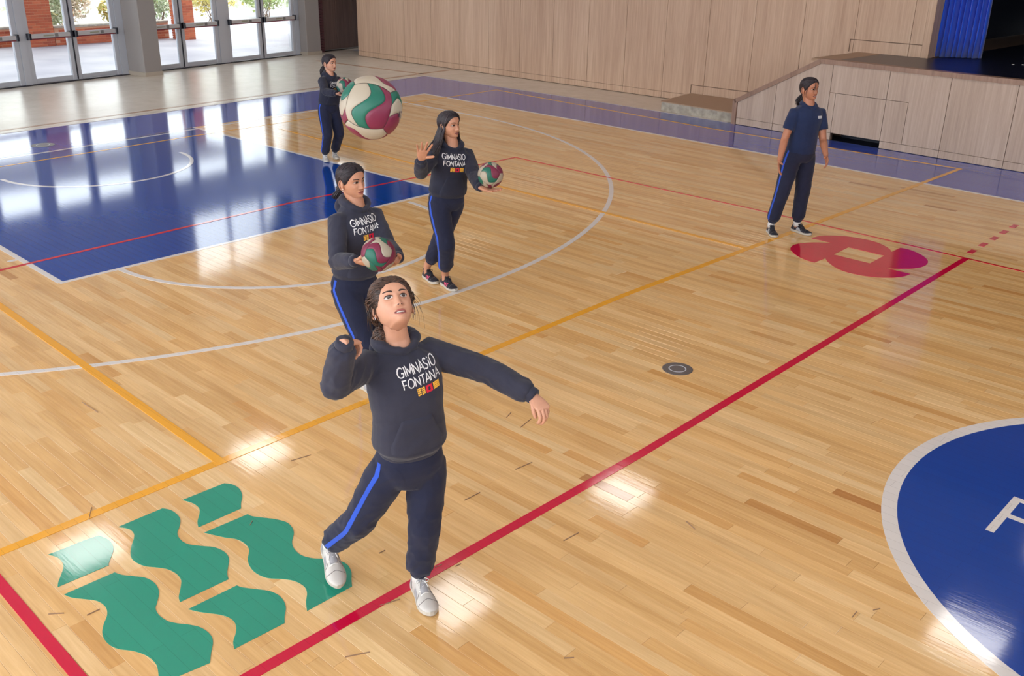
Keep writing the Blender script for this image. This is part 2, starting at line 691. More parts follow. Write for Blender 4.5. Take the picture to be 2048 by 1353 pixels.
flower = [(405, 238), (440, 225), (500, 210), (600, 203), (720, 205), (850, 213), (1000, 235), (1130, 260), (1250, 295), (1340, 335), (1400, 375), (1428, 412), (1540, 360), (1640, 380), (1750, 420), (1840, 470), (1885, 515), (1893, 550), (1860, 585), (1790, 612), (1690, 625), (1600, 628), (1500, 628), (1365, 622), (1670, 695), (1590, 725), (1480, 740), (1380, 742), (1250, 738), (1100, 722), (950, 695), (820, 660), (700, 605), (620, 545), (580, 492), (440, 548), (330, 515), (230, 468), (160, 415), (132, 378), (150, 340), (210, 312), (300, 298), (400, 292), (520, 293), (670, 300)]
hole = [(875, 352), (1335, 460), (1150, 560), (685, 445)]
paint('painted_flower', [traced(flower, 1560, 440, 6.4), [P2(1560 + x / 6.4, 440 + y / 6.4) for x, y in hole]], M_red, 2)
GS = 2.9867
greens = [
    [(290, 628), (420, 578), (500, 545), (590, 515), (640, 535), (670, 565), (678, 600), (665, 640), (650, 680), (650, 692), (345, 822), (348, 795), (365, 750), (378, 710), (375, 680), (345, 645)],
    [(707, 463), (970, 352), (1020, 362), (1060, 390), (1077, 420), (1072, 460), (1060, 500), (1075, 535), (1120, 565), (1200, 577), (1280, 585), (1340, 612), (1367, 650), (1363, 700), (1357, 740), (1365, 775), (1075, 912), (1068, 880), (1080, 820), (1080, 775), (1050, 740), (1000, 715), (940, 705), (860, 695), (800, 665), (780, 630), (785, 580), (800, 530), (798, 500), (770, 475)],
    [(1090, 302), (1340, 202), (1390, 210), (1430, 235), (1447, 275), (1440, 320), (1440, 352), (1185, 465), (1180, 430), (1193, 375), (1185, 345), (1150, 320)],
    [(1220, 497), (1480, 387), (1510, 400), (1590, 410), (1650, 418), (1720, 440), (1755, 490), (1745, 550), (1755, 590), (1797, 630), (1867, 650), (1972, 655), (2060, 678), (2097, 725), (2100, 782), (2103, 818), (1834, 965), (1828, 911), (1834, 860), (1819, 821), (1768, 789), (1700, 775), (1600, 768), (1540, 745), (1500, 710), (1480, 660), (1488, 600), (1460, 560), (1410, 535), (1340, 525)],
    [(383, 867), (685, 735), (730, 750), (800, 758), (870, 768), (925, 800), (950, 850), (940, 910), (930, 950), (950, 990), (1000, 1025), (1060, 1040), (1130, 1048), (1200, 1065), (1255, 1105), (1272, 1150), (1262, 1210), (1255, 1275), (950, 1405), (945, 1330), (930, 1280), (880, 1235), (800, 1205), (700, 1190), (640, 1155), (612, 1105), (618, 1050), (640, 990), (630, 940), (580, 905), (500, 893), (430, 885)],
    [(1125, 955), (1415, 813), (1450, 825), (1530, 835), (1620, 850), (1680, 885), (1707, 940), (1700, 1000), (1700, 1037), (1400, 1192), (1393, 1150), (1410, 1090), (1405, 1040), (1370, 1005), (1300, 985), (1200, 972)],
]
for g in greens:
    paint('painted_wave', [traced(g, 0, 900, GS)], M_green, 1)

M_scuff = mat('scuff_dark', rgb(150, 120, 96), 0.4)
for (u0, v0, u1, v1) in ((582, 923, 622, 911), (929, 1002, 960, 986), (1031, 940, 1064, 926), (1127, 1083, 1157, 1067), (1013, 836, 1022, 826), (911, 1134, 922, 1129), (758, 1108, 770, 1102), (1041, 856, 1062, 839), (178, 1040, 183, 1016), (97, 1230, 128, 1228), (174, 1232, 200, 1220), (500, 1052, 505, 1043), (800, 1200, 760, 1213), (1372, 1044, 1390, 1060), (1704, 1236, 1713, 1225), (1746, 1222, 1760, 1219), (1128, 1318, 1148, 1317), (870, 1137, 884, 1131), (165, 806, 196, 826), (690, 1316, 740, 1306)):
    stripe(P2(u0, v0), P2(u1, v1), 0.0024, M_scuff, 'scuff_mark', 6)

# ---- stroke lettering (shared by the floor and the shirts)
GLY = {
    'G': [[(0.92, 0.86), (0.75, 0.97), (0.52, 1.0), (0.28, 0.93), (0.1, 0.75), (0.03, 0.5), (0.1, 0.22), (0.3, 0.04), (0.55, 0.0), (0.8, 0.06), (0.9, 0.14), (0.9, 0.46), (0.6, 0.46)]],
    'I': [[(0.12, 0), (0.12, 1)]],
    'M': [[(0.05, 0), (0.05, 1), (0.5, 0.3), (0.95, 1), (0.95, 0)]],
    'N': [[(0.05, 0), (0.05, 1), (0.8, 0.0), (0.8, 1)]],
    'A': [[(0.0, 0), (0.42, 1), (0.84, 0)], [(0.16, 0.34), (0.68, 0.34)]],
    'S': [[(0.62, 0.9), (0.45, 0.99), (0.25, 0.98), (0.1, 0.86), (0.1, 0.7), (0.25, 0.56), (0.45, 0.47), (0.62, 0.34), (0.62, 0.16), (0.48, 0.03), (0.26, 0.0), (0.05, 0.1)]],
    'O': [[(0.5 + 0.47 * math.cos(a), 0.5 + 0.5 * math.sin(a)) for a in [2 * PI * i / 20 for i in range(21)]]],
    'F': [[(0.08, 0), (0.08, 1), (0.66, 1)], [(0.08, 0.52), (0.56, 0.52)]],
    'T': [[(0.36, 0), (0.36, 1)], [(0, 1), (0.72, 1)]],
}
ADV = {'G': 1.08, 'I': 0.36, 'M': 1.14, 'N': 1.0, 'A': 0.9, 'S': 0.84, 'O': 1.14, 'F': 0.78, 'T': 0.76}


def word_strokes(word):
    x = 0
    out = []
    for ch in word:
        out.append([[(x + a, b) for a, b in st] for st in GLY[ch]])
        x += ADV[ch]
    return out, x - 0.12


def ribbon2(st, w):
    """2-D polyline -> quads (list of 4-point polys) with mitred joints"""
    P = [Vector(p) for p in st]
    n = len(P)
    closed = (P[0] - P[-1]).length < 1e-4
    L, R_ = [], []
    for i in range(n):
        if closed and i in (0, n - 1):
            a = (P[0] - P[-2]).normalized()
            b = (P[1] - P[0]).normalized()
        else:
            a = (P[i] - P[i - 1]).normalized() if i > 0 else (P[1] - P[0]).normalized()
            b = (P[i + 1] - P[i]).normalized() if i < n - 1 else a
        t = a + b
        t = t.normalized() if t.length > 0.2 else b
        nn = Vector((-t.y, t.x))
        c = max(0.45, nn.dot(Vector((-b.y, b.x))))
        L.append(P[i] + nn * w / 2 / c)
        R_.append(P[i] - nn * w / 2 / c)
    return [(L[i], L[i + 1], R_[i + 1], R_[i]) for i in range(n - 1)]


def floor_word(word, org, ux, uy, h, w):
    strokes, W_ = word_strokes(word)
    for letter in strokes:
        mb = MB()
        kq = 0
        for st in letter:
            for q in ribbon2(st, w / h):
                pts = []
                for p in q:
                    x = org[0] + (ux[0] * p.x + uy[0] * p.y) * h
                    y_ = org[1] + (ux[1] * p.x + uy[1] * p.y) * h
                    pts.append((x, y_))
                v = [(a, b, 0.0) for a, b in pts] + [(a, b, ZP * 3) for a, b in pts]
                kq += 1
                mb.hexa([(a, b, c + (0.00003 * kq if i_ > 3 else 0)) for i_, (a, b, c) in enumerate(v)])
        mb.build('painted_letter', M_white, floor)


f0, f1_ = F(1965, 1058), F(2012, 992)
HL = (f1_ - f0).length
floor_word('FONTANA', (f0.x, f0.y), (1, 0), (0, 1), HL, 0.045)
g0 = F(2041, 960)
floor_word('GIMNASIO', (f0.x + 0.03, f0.y + HL * 1.38), (1, 0), (0, 1), HL, 0.045)

# ---- terrazzo round the court
tb = MB()
tb.v = []
ring_in = [(-1.36, -15.0), P2(0, 269), P2(300, 229), P2(600, 186), corner_out, P2(1150, 196), P2(1455, 245)]
outer = [(5.75, 3.8), (-10, 3.8), (-9.2, 4.5), (-8.5, 4.5), (-7.9, 6.0), (-5.2, -11.0), (-4.6, -15.0)]
tz = slab([ring_in + [(5.75, 3.8), (-8.6, 3.8), (-8.2, 6.0), (-7.8, 6.0), (-7.15, 1.4), (-6.0, -5.9), (-4.6, -15.0)]], -0.04, 0.0012)
tz.build('terrazzo', M_tile, floor)
_p = MB()
_p.box((-2.9, 1.5, -0.04), (-2.1, 2.2, 0.0003))
_p.build('terrazzo_corner', M_tile, floor)
# inlaid tan strips and white kerb line
M_kerb = mat('white_kerb_line', rgb(206, 196, 190), 0.35)


def strip3(a, b, w, m, name, e0=0, e1=0):
    a = Vector(a)
    b = Vector(b)
    d = (b - a).normalized()
    a = a - d * e0
    b = b + d * e1
    n = Vector((-d.y, d.x)) * w / 2
    slab([[tuple(a + n), tuple(a - n), tuple(b - n), tuple(b + n)]], 0.0, 0.003).build(name, m, floor)


strip3(P2(0, 268.5), P2(300, 228.5), 0.05, M_kerb, 'kerb_strip', 8)
strip3(P2(300, 228.5), P2(600, 185.5), 0.05, M_kerb, 'kerb_strip')
strip3(P2(600, 185.5), corner_out, 0.05, M_kerb, 'kerb_strip')
strip3(P2(0, 262), P2(640, 175), 0.08, M_tan, 'inlay_strip', 8)
strip3(P2(640, 175), P2(908, 139), 0.10, M_tan, 'inlay_strip')
strip3(P2(660, 125), P2(852, 149), 0.10, M_tan, 'inlay_strip', 0.5)
strip3(corner_out, P2(1150, 196), 0.07, M_kerb, 'kerb_strip')
strip3(P2(1150, 196), P2(1455, 245), 0.07, M_kerb, 'kerb_strip')

# ================================================================ glazed wall with double doors
DA = Vector((-6.03, -5.70, 0))
DB = Vector((-7.25, 2.06, 0))
dt = (DB - DA).normalized()
dn = Vector((-dt.y, dt.x, 0))


def dfr(s, n, z):
    return DA + dt * s + dn * n + Vector((0, 0, z))


DTOP = 2.62


def door_leaf(idx, s0, s1, hinge_left):
    root = empty('door_%d' % idx, dfr(s0, 0, 0), kind='structure')
    st = 0.105
    fr = MB()
    fr.rbox((s0, -0.035, 0.02), (s0 + st, 0.035, DTOP), 0.008, fr=dfr)
    fr.rbox((s1 - st, -0.035, 0.02), (s1, 0.035, DTOP), 0.008, fr=dfr)
    fr.rbox((s0 + st, -0.03, 0.025), (s1 - st, 0.03, 0.115), 0.006, fr=dfr)
    fr.rbox((s0 + st, -0.03, DTOP - 0.1), (s1 - st, 0.03, DTOP), 0.006, fr=dfr)
    fr.build('door_frame', M_alu, root)
    g = MB()
    g.box((s0 + st, -0.004, 0.115), (s1 - st, 0.004, DTOP - 0.1), fr=dfr)
    g.build('glass_pane', M_glass, root)
    bar = MB()
    bar.rbox((s0 + 0.05, -0.125, 0.885), (s1 - 0.05, -0.075, 0.975), 0.012, fr=dfr)
    b = bar.build('push_bar', M_alu2, root)
    c = MB()
    c.rbox((s0 + 0.02, -0.14, 0.865), (s0 + 0.09, -0.035, 0.99), 0.02, fr=dfr)
    c.build('end_cap', M_rubber, b)
    c = MB()
    c.rbox((s1 - 0.09, -0.14, 0.865), (s1 - 0.02, -0.035, 0.99), 0.02, fr=dfr)
    c.build('end_cap', M_rubber, b)
    c = MB()
    c.box((s0 + 0.09, -0.122, 0.868), (s1 - 0.09, -0.080, 0.885), fr=dfr)
    c.build('trim_strip', M_redline, b)
    k = MB()
    sm = s0 + 0.58 * (s1 - s0)
    k.box((sm, -0.1265, 0.90), (sm + 0.075, -0.1245, 0.962), fr=dfr)
    k.build('label_plate', mat_grey, b)
    k = MB()
    k.box((sm - 0.24, -0.1265, 0.922), (sm - 0.03, -0.1245, 0.945), fr=dfr)
    k.build('label_text_bar', mat_green, b)
    if not hinge_left:
        k = MB()
        k.rbox((s0 - 0.015, -0.05, 0.03), (s0 + 0.012, -0.03, DTOP), 0.004, fr=dfr)
        k.build('meeting_seal', M_rubber, root)
    return root


mat_grey = mat('label_grey', rgb(120, 118, 118), 0.5)
mat_green = mat('label_pale_green', rgb(150, 152, 130), 0.5)
leaves_s = [(-3.65, -2.62, 1), (-2.62, -1.6, 0), (-1.56 + 0.0, -0.53, 1), (-0.53, 0.52, 0), (0.66, 1.66, 1), (1.66, 2.70, 0), (3.29, 4.33, 1), (4.33, 5.38, 0), (5.64, 6.71, 1), (6.71, 7.81, 0)]
for i, (a, b, h) in enumerate(leaves_s):
    door_leaf(i + 1, a, b, h)
wl = MB()
for a, b in ((-12, -3.65), (0.52, 0.66), (2.70, 3.29), (5.38, 5.64), (7.81, 8.3)):
    wl.box((a, -0.05, 0), (b, 0.06, 2.7), fr=dfr)
wl.box((-12, -0.05, DTOP), (9.0, 0.06, 3.5), fr=dfr)
wl.box((-12, -0.05, 5.0), (8.9, 0.06, 6.2), fr=dfr)
wl.box((-12, -0.05, 3.5), (4.1, 0.06, 5.0), fr=dfr)
wl.box((7.3, -0.05, 3.5), (8.9, 0.06, 5.0), fr=dfr)
for s in (5.13, 6.2):
    wl.box((s, -0.04, 3.5), (s + 0.07, 0.04, 5.0), fr=dfr)
struct('wall_left', wl, M_alu)
sill = MB()
sill.box((-4, -0.10, 0.0), (8.0, 0.10, 0.016), fr=dfr)
struct('trim_1', sill, M_rubber)
for k, (s0, s1) in enumerate(((4.1, 5.13), (5.2, 6.2), (6.27, 7.3))):
    w = MB()
    w.box((s0, -0.003, 3.5), (s1, 0.003, 5.0), fr=dfr)
    struct('window_%d' % (k + 1), w, M_glass)


def column(s0, s1, n0, n1, label):
    r = empty('pillar', dfr((s0 + s1) / 2, (n0 + n1) / 2, 0), label, 'pillar')
    a = MB()
    a.rbox((s0, n0, 0.0), (s1, n1, 6.1), 0.012, fr=dfr)
    a.build('shaft', M_column, r)
    a = MB()
    a.rbox((s0 - 0.012, n0 - 0.012, 0.0), (s1 + 0.012, n1 + 0.0, 0.085), 0.004, fr=dfr)
    a.build('plinth', M_plinth, r)
    return r


column(2.86, 3.29, -0.62, -0.05, 'thick grey painted pillar standing between the two pairs of glass doors')
column(7.93, 8.42, -0.30, -0.05, 'grey painted pillar at the right end of the glass doors, beside the brown door')
# brick strip and recessed brown door
bk = MB()
z = 0.0
while z < 3.0:
    bk.rbox((8.44, -0.05, z), (8.62, 0.1, z + 0.058), 0.004, fr=dfr)
    bk.rbox((8.63, -0.05, z), (8.80, 0.1, z + 0.058), 0.004, fr=dfr)
    z += 0.068
o = bk.build('wall_brick_return', M_darkbrick)
o['kind'] = 'structure'
dw = empty('door_11', dfr(8.85, 0.2, 0), kind='structure')
for k in range(4):
    a = MB()
    a.rbox((8.82 + k * 0.62, 0.10, 0.03), (8.82 + k * 0.62 + 0.612, 0.16, 3.0), 0.004, fr=dfr)
    a.build('door_panel', M_door_wood, dw)
a = MB()
a.box((8.8, 0.14, 0), (13, 0.2, 3.0), fr=dfr)
a.box((-8.9, 3.4, 3.0), (-6.12, 8.0, 3.1))  # unseen roof and walls added to keep the recess dark
a.box((-8.9, 8.0, 0), (-6.0, 8.1, 3.1))
a.box((-6.12, 3.5, 0), (-6.0, 8.0, 3.1))
struct('wall_corner', a, M_column)

# ================================================================ oak panelled wall
WA = Vector((-6.13, 3.16, 0))
WB = Vector((8.10, 3.50, 0))
wt = (WB - WA).normalized()
wnn = Vector((-wt.y, wt.x, 0))


def wfr(x, n, z):
    return WA + wt * (x + 6.13) + wnn * n + Vector((0, 0, z))


bw = MB()
bw.box((-6.12, 0.025, 0.0), (8.1, 0.3, 2.9), fr=wfr)
bw.box((-6.12, 0.0, 5.7), (22, 0.3, 6.2), fr=wfr)
bw.box((-3.3, 0.0, 2.9), (8.1, 0.3, 5.7), fr=wfr)
bw.box((8.1, 0.0, 4.4), (22, 0.3, 5.7), fr=wfr)
bw.box((-6.12, 0.0, 2.9), (-5.9, 0.3, 5.7), fr=wfr)
bw.box((-4.65, 0.0, 2.9), (-4.55, 0.3, 5.7), fr=wfr)
wall = struct('wall_back', bw, M_gap)
seams = [7.87 - 0.94 * k for k in range(15)]
seams = [8.12] + seams + [-6.13]
for a_, b_ in zip(seams[1:], seams[:-1]):
    p = MB()
    top0 = 0.135
    p.rbox((a_ + 0.003, -0.0, top0), (b_ - 0.003, 0.03, 2.88), 0.003, fr=wfr)
    p.build('wall_panel', M_panel, wall)
    p = MB()
    p.rbox((a_ + 0.003, 0.0, 0.012), (b_ - 0.003, 0.03, top0 - 0.006), 0.003, fr=wfr)
    p.build('skirting_board', M_panel, wall)
e = MB()
e.rbox((8.08, -0.02, 1.2), (8.20, 0.32, 4.4), 0.006, fr=wfr)
e.build('jamb', M_panel, wall)
# stage-level skirting outline on the wall
e = MB()
e.rbox((6.86, -0.006, 1.2), (6.875, 0.002, 1.40), 0.002, fr=wfr)
e.rbox((6.86, -0.006, 1.39), (8.12, 0.002, 1.402), 0.002, fr=wfr)
e.rbox((3.83, -0.006, 0.17), (3.845, 0.002, 0.33), 0.002, fr=wfr)
e.rbox((3.83, -0.006, 0.32), (5.8, 0.002, 0.332), 0.002, fr=wfr)
e.build('shadow_joint', M_gap, wall)
for k, (a_, b_) in enumerate(((-5.9, -4.65), (-4.55, -3.3))):
    w = MB()
    w.box((a_, 0.14, 2.9), (b_, 0.15, 5.7), fr=wfr)
    struct('window_%d' % (k + 10), w, M_glass)

# ================================================================ stage
SA = Vector((5.66, 1.94, 0))
SB = Vector((10.46, 1.70, 0))
stt = (SB - SA).normalized()
snn = Vector((-stt.y, stt.x, 0))


def sfr(x, n, z):
    return SA + stt * (x - 5.66) + snn * n + Vector((0, 0, z))


stage = empty('stage', sfr(8, 1, 0), 'raised stage with pale ash front panels, brown coping and black deck', 'stage', kind='structure')
SX1 = 16.0
core = MB()
core.box((7.15, 0.45, 0.0), (SX1, 9.0, 1.19), fr=sfr)
core.build('stage_core', M_gap, stage)
dk = MB()
dk.box((7.05, 0.012, -0.02), (SX1, 0.45, 0.003), fr=sfr)
dk.build('vent_shade_floor', M_black, stage)  # black floor added to keep the vent slot dark
dk = MB()
dk.box((7.35, 0.10, 1.19), (8.2, 1.76, 1.203), fr=sfr)
dk.box((8.2, 0.10, 1.19), (SX1, 9.0, 1.203), fr=sfr)
dk.build('stage_deck', M_blackfloor, stage)
dk = MB()
dk.box((6.95, 0.10, 1.17), (7.35, 1.7, 1.204), fr=sfr)
dk.build('deck_edge', M_platform, stage)


def spoly(pts, n0, n1, name, m):
    """prism with outline (x, z) between depths n0 and n1"""
    mb = MB()
    k = len(pts)
    v = [sfr(x, n0, z) for x, z in pts] + [sfr(x, n1, z) for x, z in pts]
    mb.add(v, [tuple(range(k)), tuple(range(2 * k - 1, k - 1, -1))] + [(i, k + i, k + (i + 1) % k, (i + 1) % k) for i in range(k)])
    return mb.build(name, m, stage)


def ztop(x):
    return min(1.155, 0.36 + (x - 5.70) * (1.155 - 0.36) / (7.17 - 5.70))


g = 0.004
xs = [5.74, 6.45, 7.40, 8.33, 9.25, 10.17, 11.1, 12.0, 12.9, 13.8]
for a_, b_ in zip(xs[:-1], xs[1:]):
    lo = 0.118
    a1, b1 = a_ + g, b_ - g
    top = [(b1, ztop(b1))]
    if a1 < 7.17 < b1:
        top.append((7.17, ztop(7.17)))
    top.append((a1, ztop(a1)))
    if abs(a_ - 7.40) < 0.01:
        spoly([(a1, 0.735), (b1, 0.735)] + top, 0.0, 0.05, 'stage_panel', M_stage)
        spoly([(a1, lo), (7.50, lo), (7.50, 0.728), (a1, 0.728)], 0.0, 0.05, 'stage_panel', M_stage)
        spoly([(7.508, 0.118), (b1, 0.118), (b1, 0.728), (7.508, 0.728)], 0.0, 0.05, 'access_hatch', M_stage)
    elif abs(a_ - 8.33) < 0.01:
        spoly([(a1, 0.735), (8.68, 0.735), (8.68, lo), (b1, lo)] + top, 0.0, 0.05, 'stage_panel', M_stage)
        spoly([(a1, lo), (8.672, lo), (8.672, 0.728), (a1, 0.728)], 0.0, 0.05, 'access_hatch', M_stage)
    else:
        spoly([(a1, lo), (b1, lo)] + top, 0.0, 0.05, 'stage_panel', M_stage)
    if abs(a_ - 7.40) < 0.01:
        spoly([(a1, 0.008), (7.50, 0.008), (7.50, 0.112), (a1, 0.112)], 0.0, 0.05, 'stage_skirting', M_stage)
    else:
        spoly([(a1, 0.008), (b1, 0.008), (b1, 0.112), (a1, 0.112)], 0.0, 0.05, 'stage_skirting', M_stage)
spoly([(5.72, 0.0), (7.50, 0.0), (7.50, 1.1), (7.17, 1.13), (5.72, 0.34)], 0.03, 0.09, 'parapet_core', M_gap)
spoly([(8.36, 0.0), (SX1, 0.0), (SX1, 1.17), (7.17, 1.15), (7.17, 0.75), (8.36, 0.75)], 0.03, 0.09, 'panel_backing', M_gap)
spoly([(7.5, 0.0), (8.36, 0.0), (8.36, 0.12), (7.5, 0.13)], 0.38, 0.44, 'vent_shade_back', M_black)  # black sheet stands in for the shade inside the vent slot
# coping: upright, slope, level
spoly([(5.655, 0.0), (5.735, 0.0), (5.735, 0.37), (5.70, 0.435), (5.655, 0.40)], -0.02, 0.13, 'coping', M_coping)
spoly([(5.70, 0.355), (7.19, 1.152), (7.17, 1.222), (5.66, 0.408)], -0.02, 0.13, 'coping', M_coping)
spoly([(7.18, 1.152), (SX1, 1.152), (SX1, 1.222), (7.16, 1.222)], -0.02, 0.13, 'coping', M_coping)
# stair behind the parapet and landing in front of it
for k in range(5):
    st_ = MB()
    st_.box((5.80 + k * 0.28, 0.13, 0.0), (7.2, 1.42, 0.34 + k * 0.17), fr=sfr)
    st_.build('stair_step', M_platform, stage)
pl = MB()
p0, p1 = F(1322, 221), F(1455, 244)
q0 = (3.86, 3.37)
pl.hexa([(p0.x, p0.y, 0.0), (p1.x + 0.12, p1.y, 0), (5.9, 3.39, 0), (q0[0], q0[1], 0), (p0.x, p0.y, 0.155), (p1.x + 0.12, p1.y, 0.155), (5.9, 3.39, 0.155), (q0[0], q0[1], 0.155)])
plat = empty('landing', (p0.x, p0.y, 0), 'low concrete landing step with tan top in front of the stage stair', 'step', kind='structure')
pl.build('landing_base', M_concrete, plat)
pl = MB()
pl.hexa([(p0.x - .01, p0.y - .01, 0.155), (p1.x + 0.12, p1.y - .01, 0.155), (5.9, 3.39, 0.155), (q0[0], q0[1], 0.155), (p0.x - .01, p0.y - .01, 0.172), (p1.x + 0.12, p1.y - .01, 0.172), (5.9, 3.39, 0.172), (q0[0], q0[1], 0.172)])
pl.build('landing_top', M_platform, plat)
# stage box
sb = MB()
sb.box((7.2, 9.0, 1.2), (SX1, 9.1, 5.2), fr=sfr)
sb.box((7.2, 2.1, 1.2), (7.3, 9.0, 5.2), fr=sfr)
sb.box((SX1, 0.0, 0.0), (SX1 + 0.1, 9.0, 5.2), fr=sfr)
sb.box((SX1, 0.0, 0.0), (SX1 + 5, 0.1, 6.1), fr=sfr)  # unseen wall added to stop bright sky reflecting in the floor
sb.box((7.2, 2.1, 5.2), (SX1, 9.1, 5.3), fr=sfr)
struct('wall_stage', sb, M_black)
# blue curtain
M_curtain = mat('blue_velvet', rgb(0, 76, 214), 0.75)
nodes(M_curtain)[2].inputs['Sheen Weight'].default_value = 0.4
cv, cf = [], []
NC = 150
for i in range(NC + 1):
    t = i / NC
    a = t * 2 * PI * 11
    bx = 8.00 + t * 0.80
    by = 3.72 + t * 0.42 + 0.055 * math.sin(a) + 0.02 * math.sin(a * 0.37 + 1)
    for j, zz in enumerate((1.21, 1.6, 2.6, 4.6)):
        cv.append((bx + 0.01 * math.sin(j * 2 + a), by + 0.01 * math.sin(3 * j + a * 0.5), zz))
for i in range(NC):
    for j in range(3):
        cf.append((i * 4 + j, (i + 1) * 4 + j, (i + 1) * 4 + j + 1, i * 4 + j + 1))
me = bpy.data.meshes.new('stage_curtain')
me.from_pydata(cv, [], cf)
o = link('stage_curtain', me, M_curtain, smooth=True)
sol = o.modifiers.new('s', 'SOLIDIFY')
sol.thickness = 0.006
tag(o, 'bright blue pleated curtain hanging at the left edge of the dark stage', 'curtain')
M_speck = mat('white_speck', rgb(226, 230, 240), 0.5)  # white colour stands in for tiny lights on the stage
for (u, v), lb in (((2026, 129), 'tiny white tape mark on the black stage deck, the left one of two'), ((2046, 129.5), 'tiny white tape mark on the black stage deck, at the right picture edge')):
    c = F(u, v, 1.204)
    a = MB()
    a.tube([(c.x, c.y, 1.203), (c.x, c.y, 1.208)], [0.02, 0.018], 10)
    tag(a.build('light_speck', M_speck), lb, 'tape mark')

# ================================================================ ceiling, far walls, lamps
a = MB()
a.box((-8.6, -18, 6.1), (28, 3.75, 6.3))  # runs on past the right wall as an added overhang against the sun
struct('ceiling', a, M_plaster)
a = MB()
for k in range(6):
    a.rbox((19.0, -16 + k * 4, 0), (19.3, -15.7 + k * 4, 6.1), 0.02)
a.box((19.0, -18, 0), (19.25, 4, 2.6))  # unseen low wall, added to cut down the daylight from this side
struct('wall_right', a, M_column)
a = MB()
a.box((18, -30, -0.12), (60, 20, -0.06))
a.box((-7, -60, -0.12), (18, -18, -0.06))
struct('ground', a, M_paving)
a = MB()
a.box((-7, -18, -0.05), (19, -15.0, -0.001))
struct('floor_side', a, M_tile)
M_lamp = mat('lamp_diffuser', (1, 1, 1, 1), 0.5, emis=(1.0, 0.97, 0.93, 1), es=7.5)
ZL = 5.2


def lamp_at(x, y, lab):
    r = empty('ceiling_light', (x, y, ZL), lab, 'lamp', 'square hall lamps under the ceiling')
    f = MB()
    f.box((x - 0.44, y - 0.44, ZL + 0.004), (x + 0.44, y + 0.44, ZL + 0.09))
    f.tube([(x, y, ZL + 0.09), (x, y, 6.1)], 0.012, 6)
    f.build('housing', M_alu, r)
    f = MB()
    f.box((x - 0.40, y - 0.40, ZL - 0.004), (x + 0.40, y + 0.40, ZL + 0.004))
    f.build('diffuser', M_lamp, r)


def mirrored(u, v, h):
    f = F(u, v)
    d = f - CAM
    k = h / CAM.z
    return f.x + d.x * k, f.y + d.y * k


for u, v in ((905, 1205), (1245, 985), (180, 1098), (520, 905), (1935, 1275)):
    x, y = mirrored(u, v, ZL)
    lamp_at(x, y, 'square white hall lamp hanging above the court, outside the picture')
for x, y in ((2.2, -2.1), (-3.0, 1.5), (12.2, 1.4), (17, 1.4), (17, -2.1), (12.2, -5.9), (7, -9.5), (17, -6), (12.2, -9.6)):  # lamps added to brighten the hall, placed where no reflection shows
    lamp_at(x, y, 'square white hall lamp hanging above the court, outside the picture')

# ================================================================ courtyard outside
a = MB()
a.box((-60, -30, -0.12), (-6.2, 40, -0.03))
struct('ground', a, M_paving)
a = MB()
a.box((-13.8, -30, 3.0), (-10.8, 2.3, 3.2))
struct('canopy', a, M_plaster)
BW, BH, BD = 0.235, 0.058, 0.11
brick_me = {}


def brick(L, parent, x, y, z, along_y=True, D=BD):
    key = (round(L, 3), along_y)
    if key not in brick_me:
        b = MB()
        if along_y:
            b.rbox((-D / 2, -L / 2, 0), (D / 2, L / 2, BH), 0.004)
        else:
            b.rbox((-L / 2, -D / 2, 0), (L / 2, D / 2, BH), 0.004)
        me = b.mesh('brick')
        me.materials.append(M_brick)
        brick_me[key] = me
    o = bpy.data.objects.new('brick', brick_me[key])
    COL.objects.link(o)
    o.parent = parent
    o.matrix_parent_inverse = wmat(parent).inverted()
    o.location = (x, y, z)


def brick_pillar(x0, y0, wx, wy, h, label):
    r = empty('brick_pillar', (x0 + wx / 2, y0 + wy / 2, -0.03), label, 'brick pillar')
    m = MB()
    m.box((x0 + 0.02, y0 + 0.02, -0.03), (x0 + wx - 0.008, y0 + wy - 0.008, 3.0))
    m.build('mortar_core', M_mortar, r)
    z = -0.03
    c = 0
    while z < h:
        n = 2 if wy < 0.5 else 3
        L = wy / n
        off = 0 if c % 2 == 0 else L / 2
        y = y0
        segs = []
        if c % 2:
            segs.append((y0, y0 + L / 2))
            y = y0 + L / 2
        while y < y0 + wy - 0.02:
            e_ = min(y + L, y0 + wy)
            segs.append((y, e_))
            y = e_
        for a_, b_ in segs:
            brick(b_ - a_ - 0.01, r, x0 + wx - BD / 2, (a_ + b_) / 2, z)
        # the side that faces the camera
        xm = x0 + (wx - BD) / 2
        brick(wx - BD - 0.01, r, xm, y0 + BD / 2, z, False)
        z += BH + 0.010
        c += 1
    return r


brick_pillar(-13.75, -2.26, 0.6, 0.66, 2.5, 'orange brick pillar in the courtyard seen through the second glass door')
brick_pillar(-13.1, 1.78, 0.55, 0.44, 2.5, 'orange brick pillar in the courtyard seen through the door right of the thick pillar')


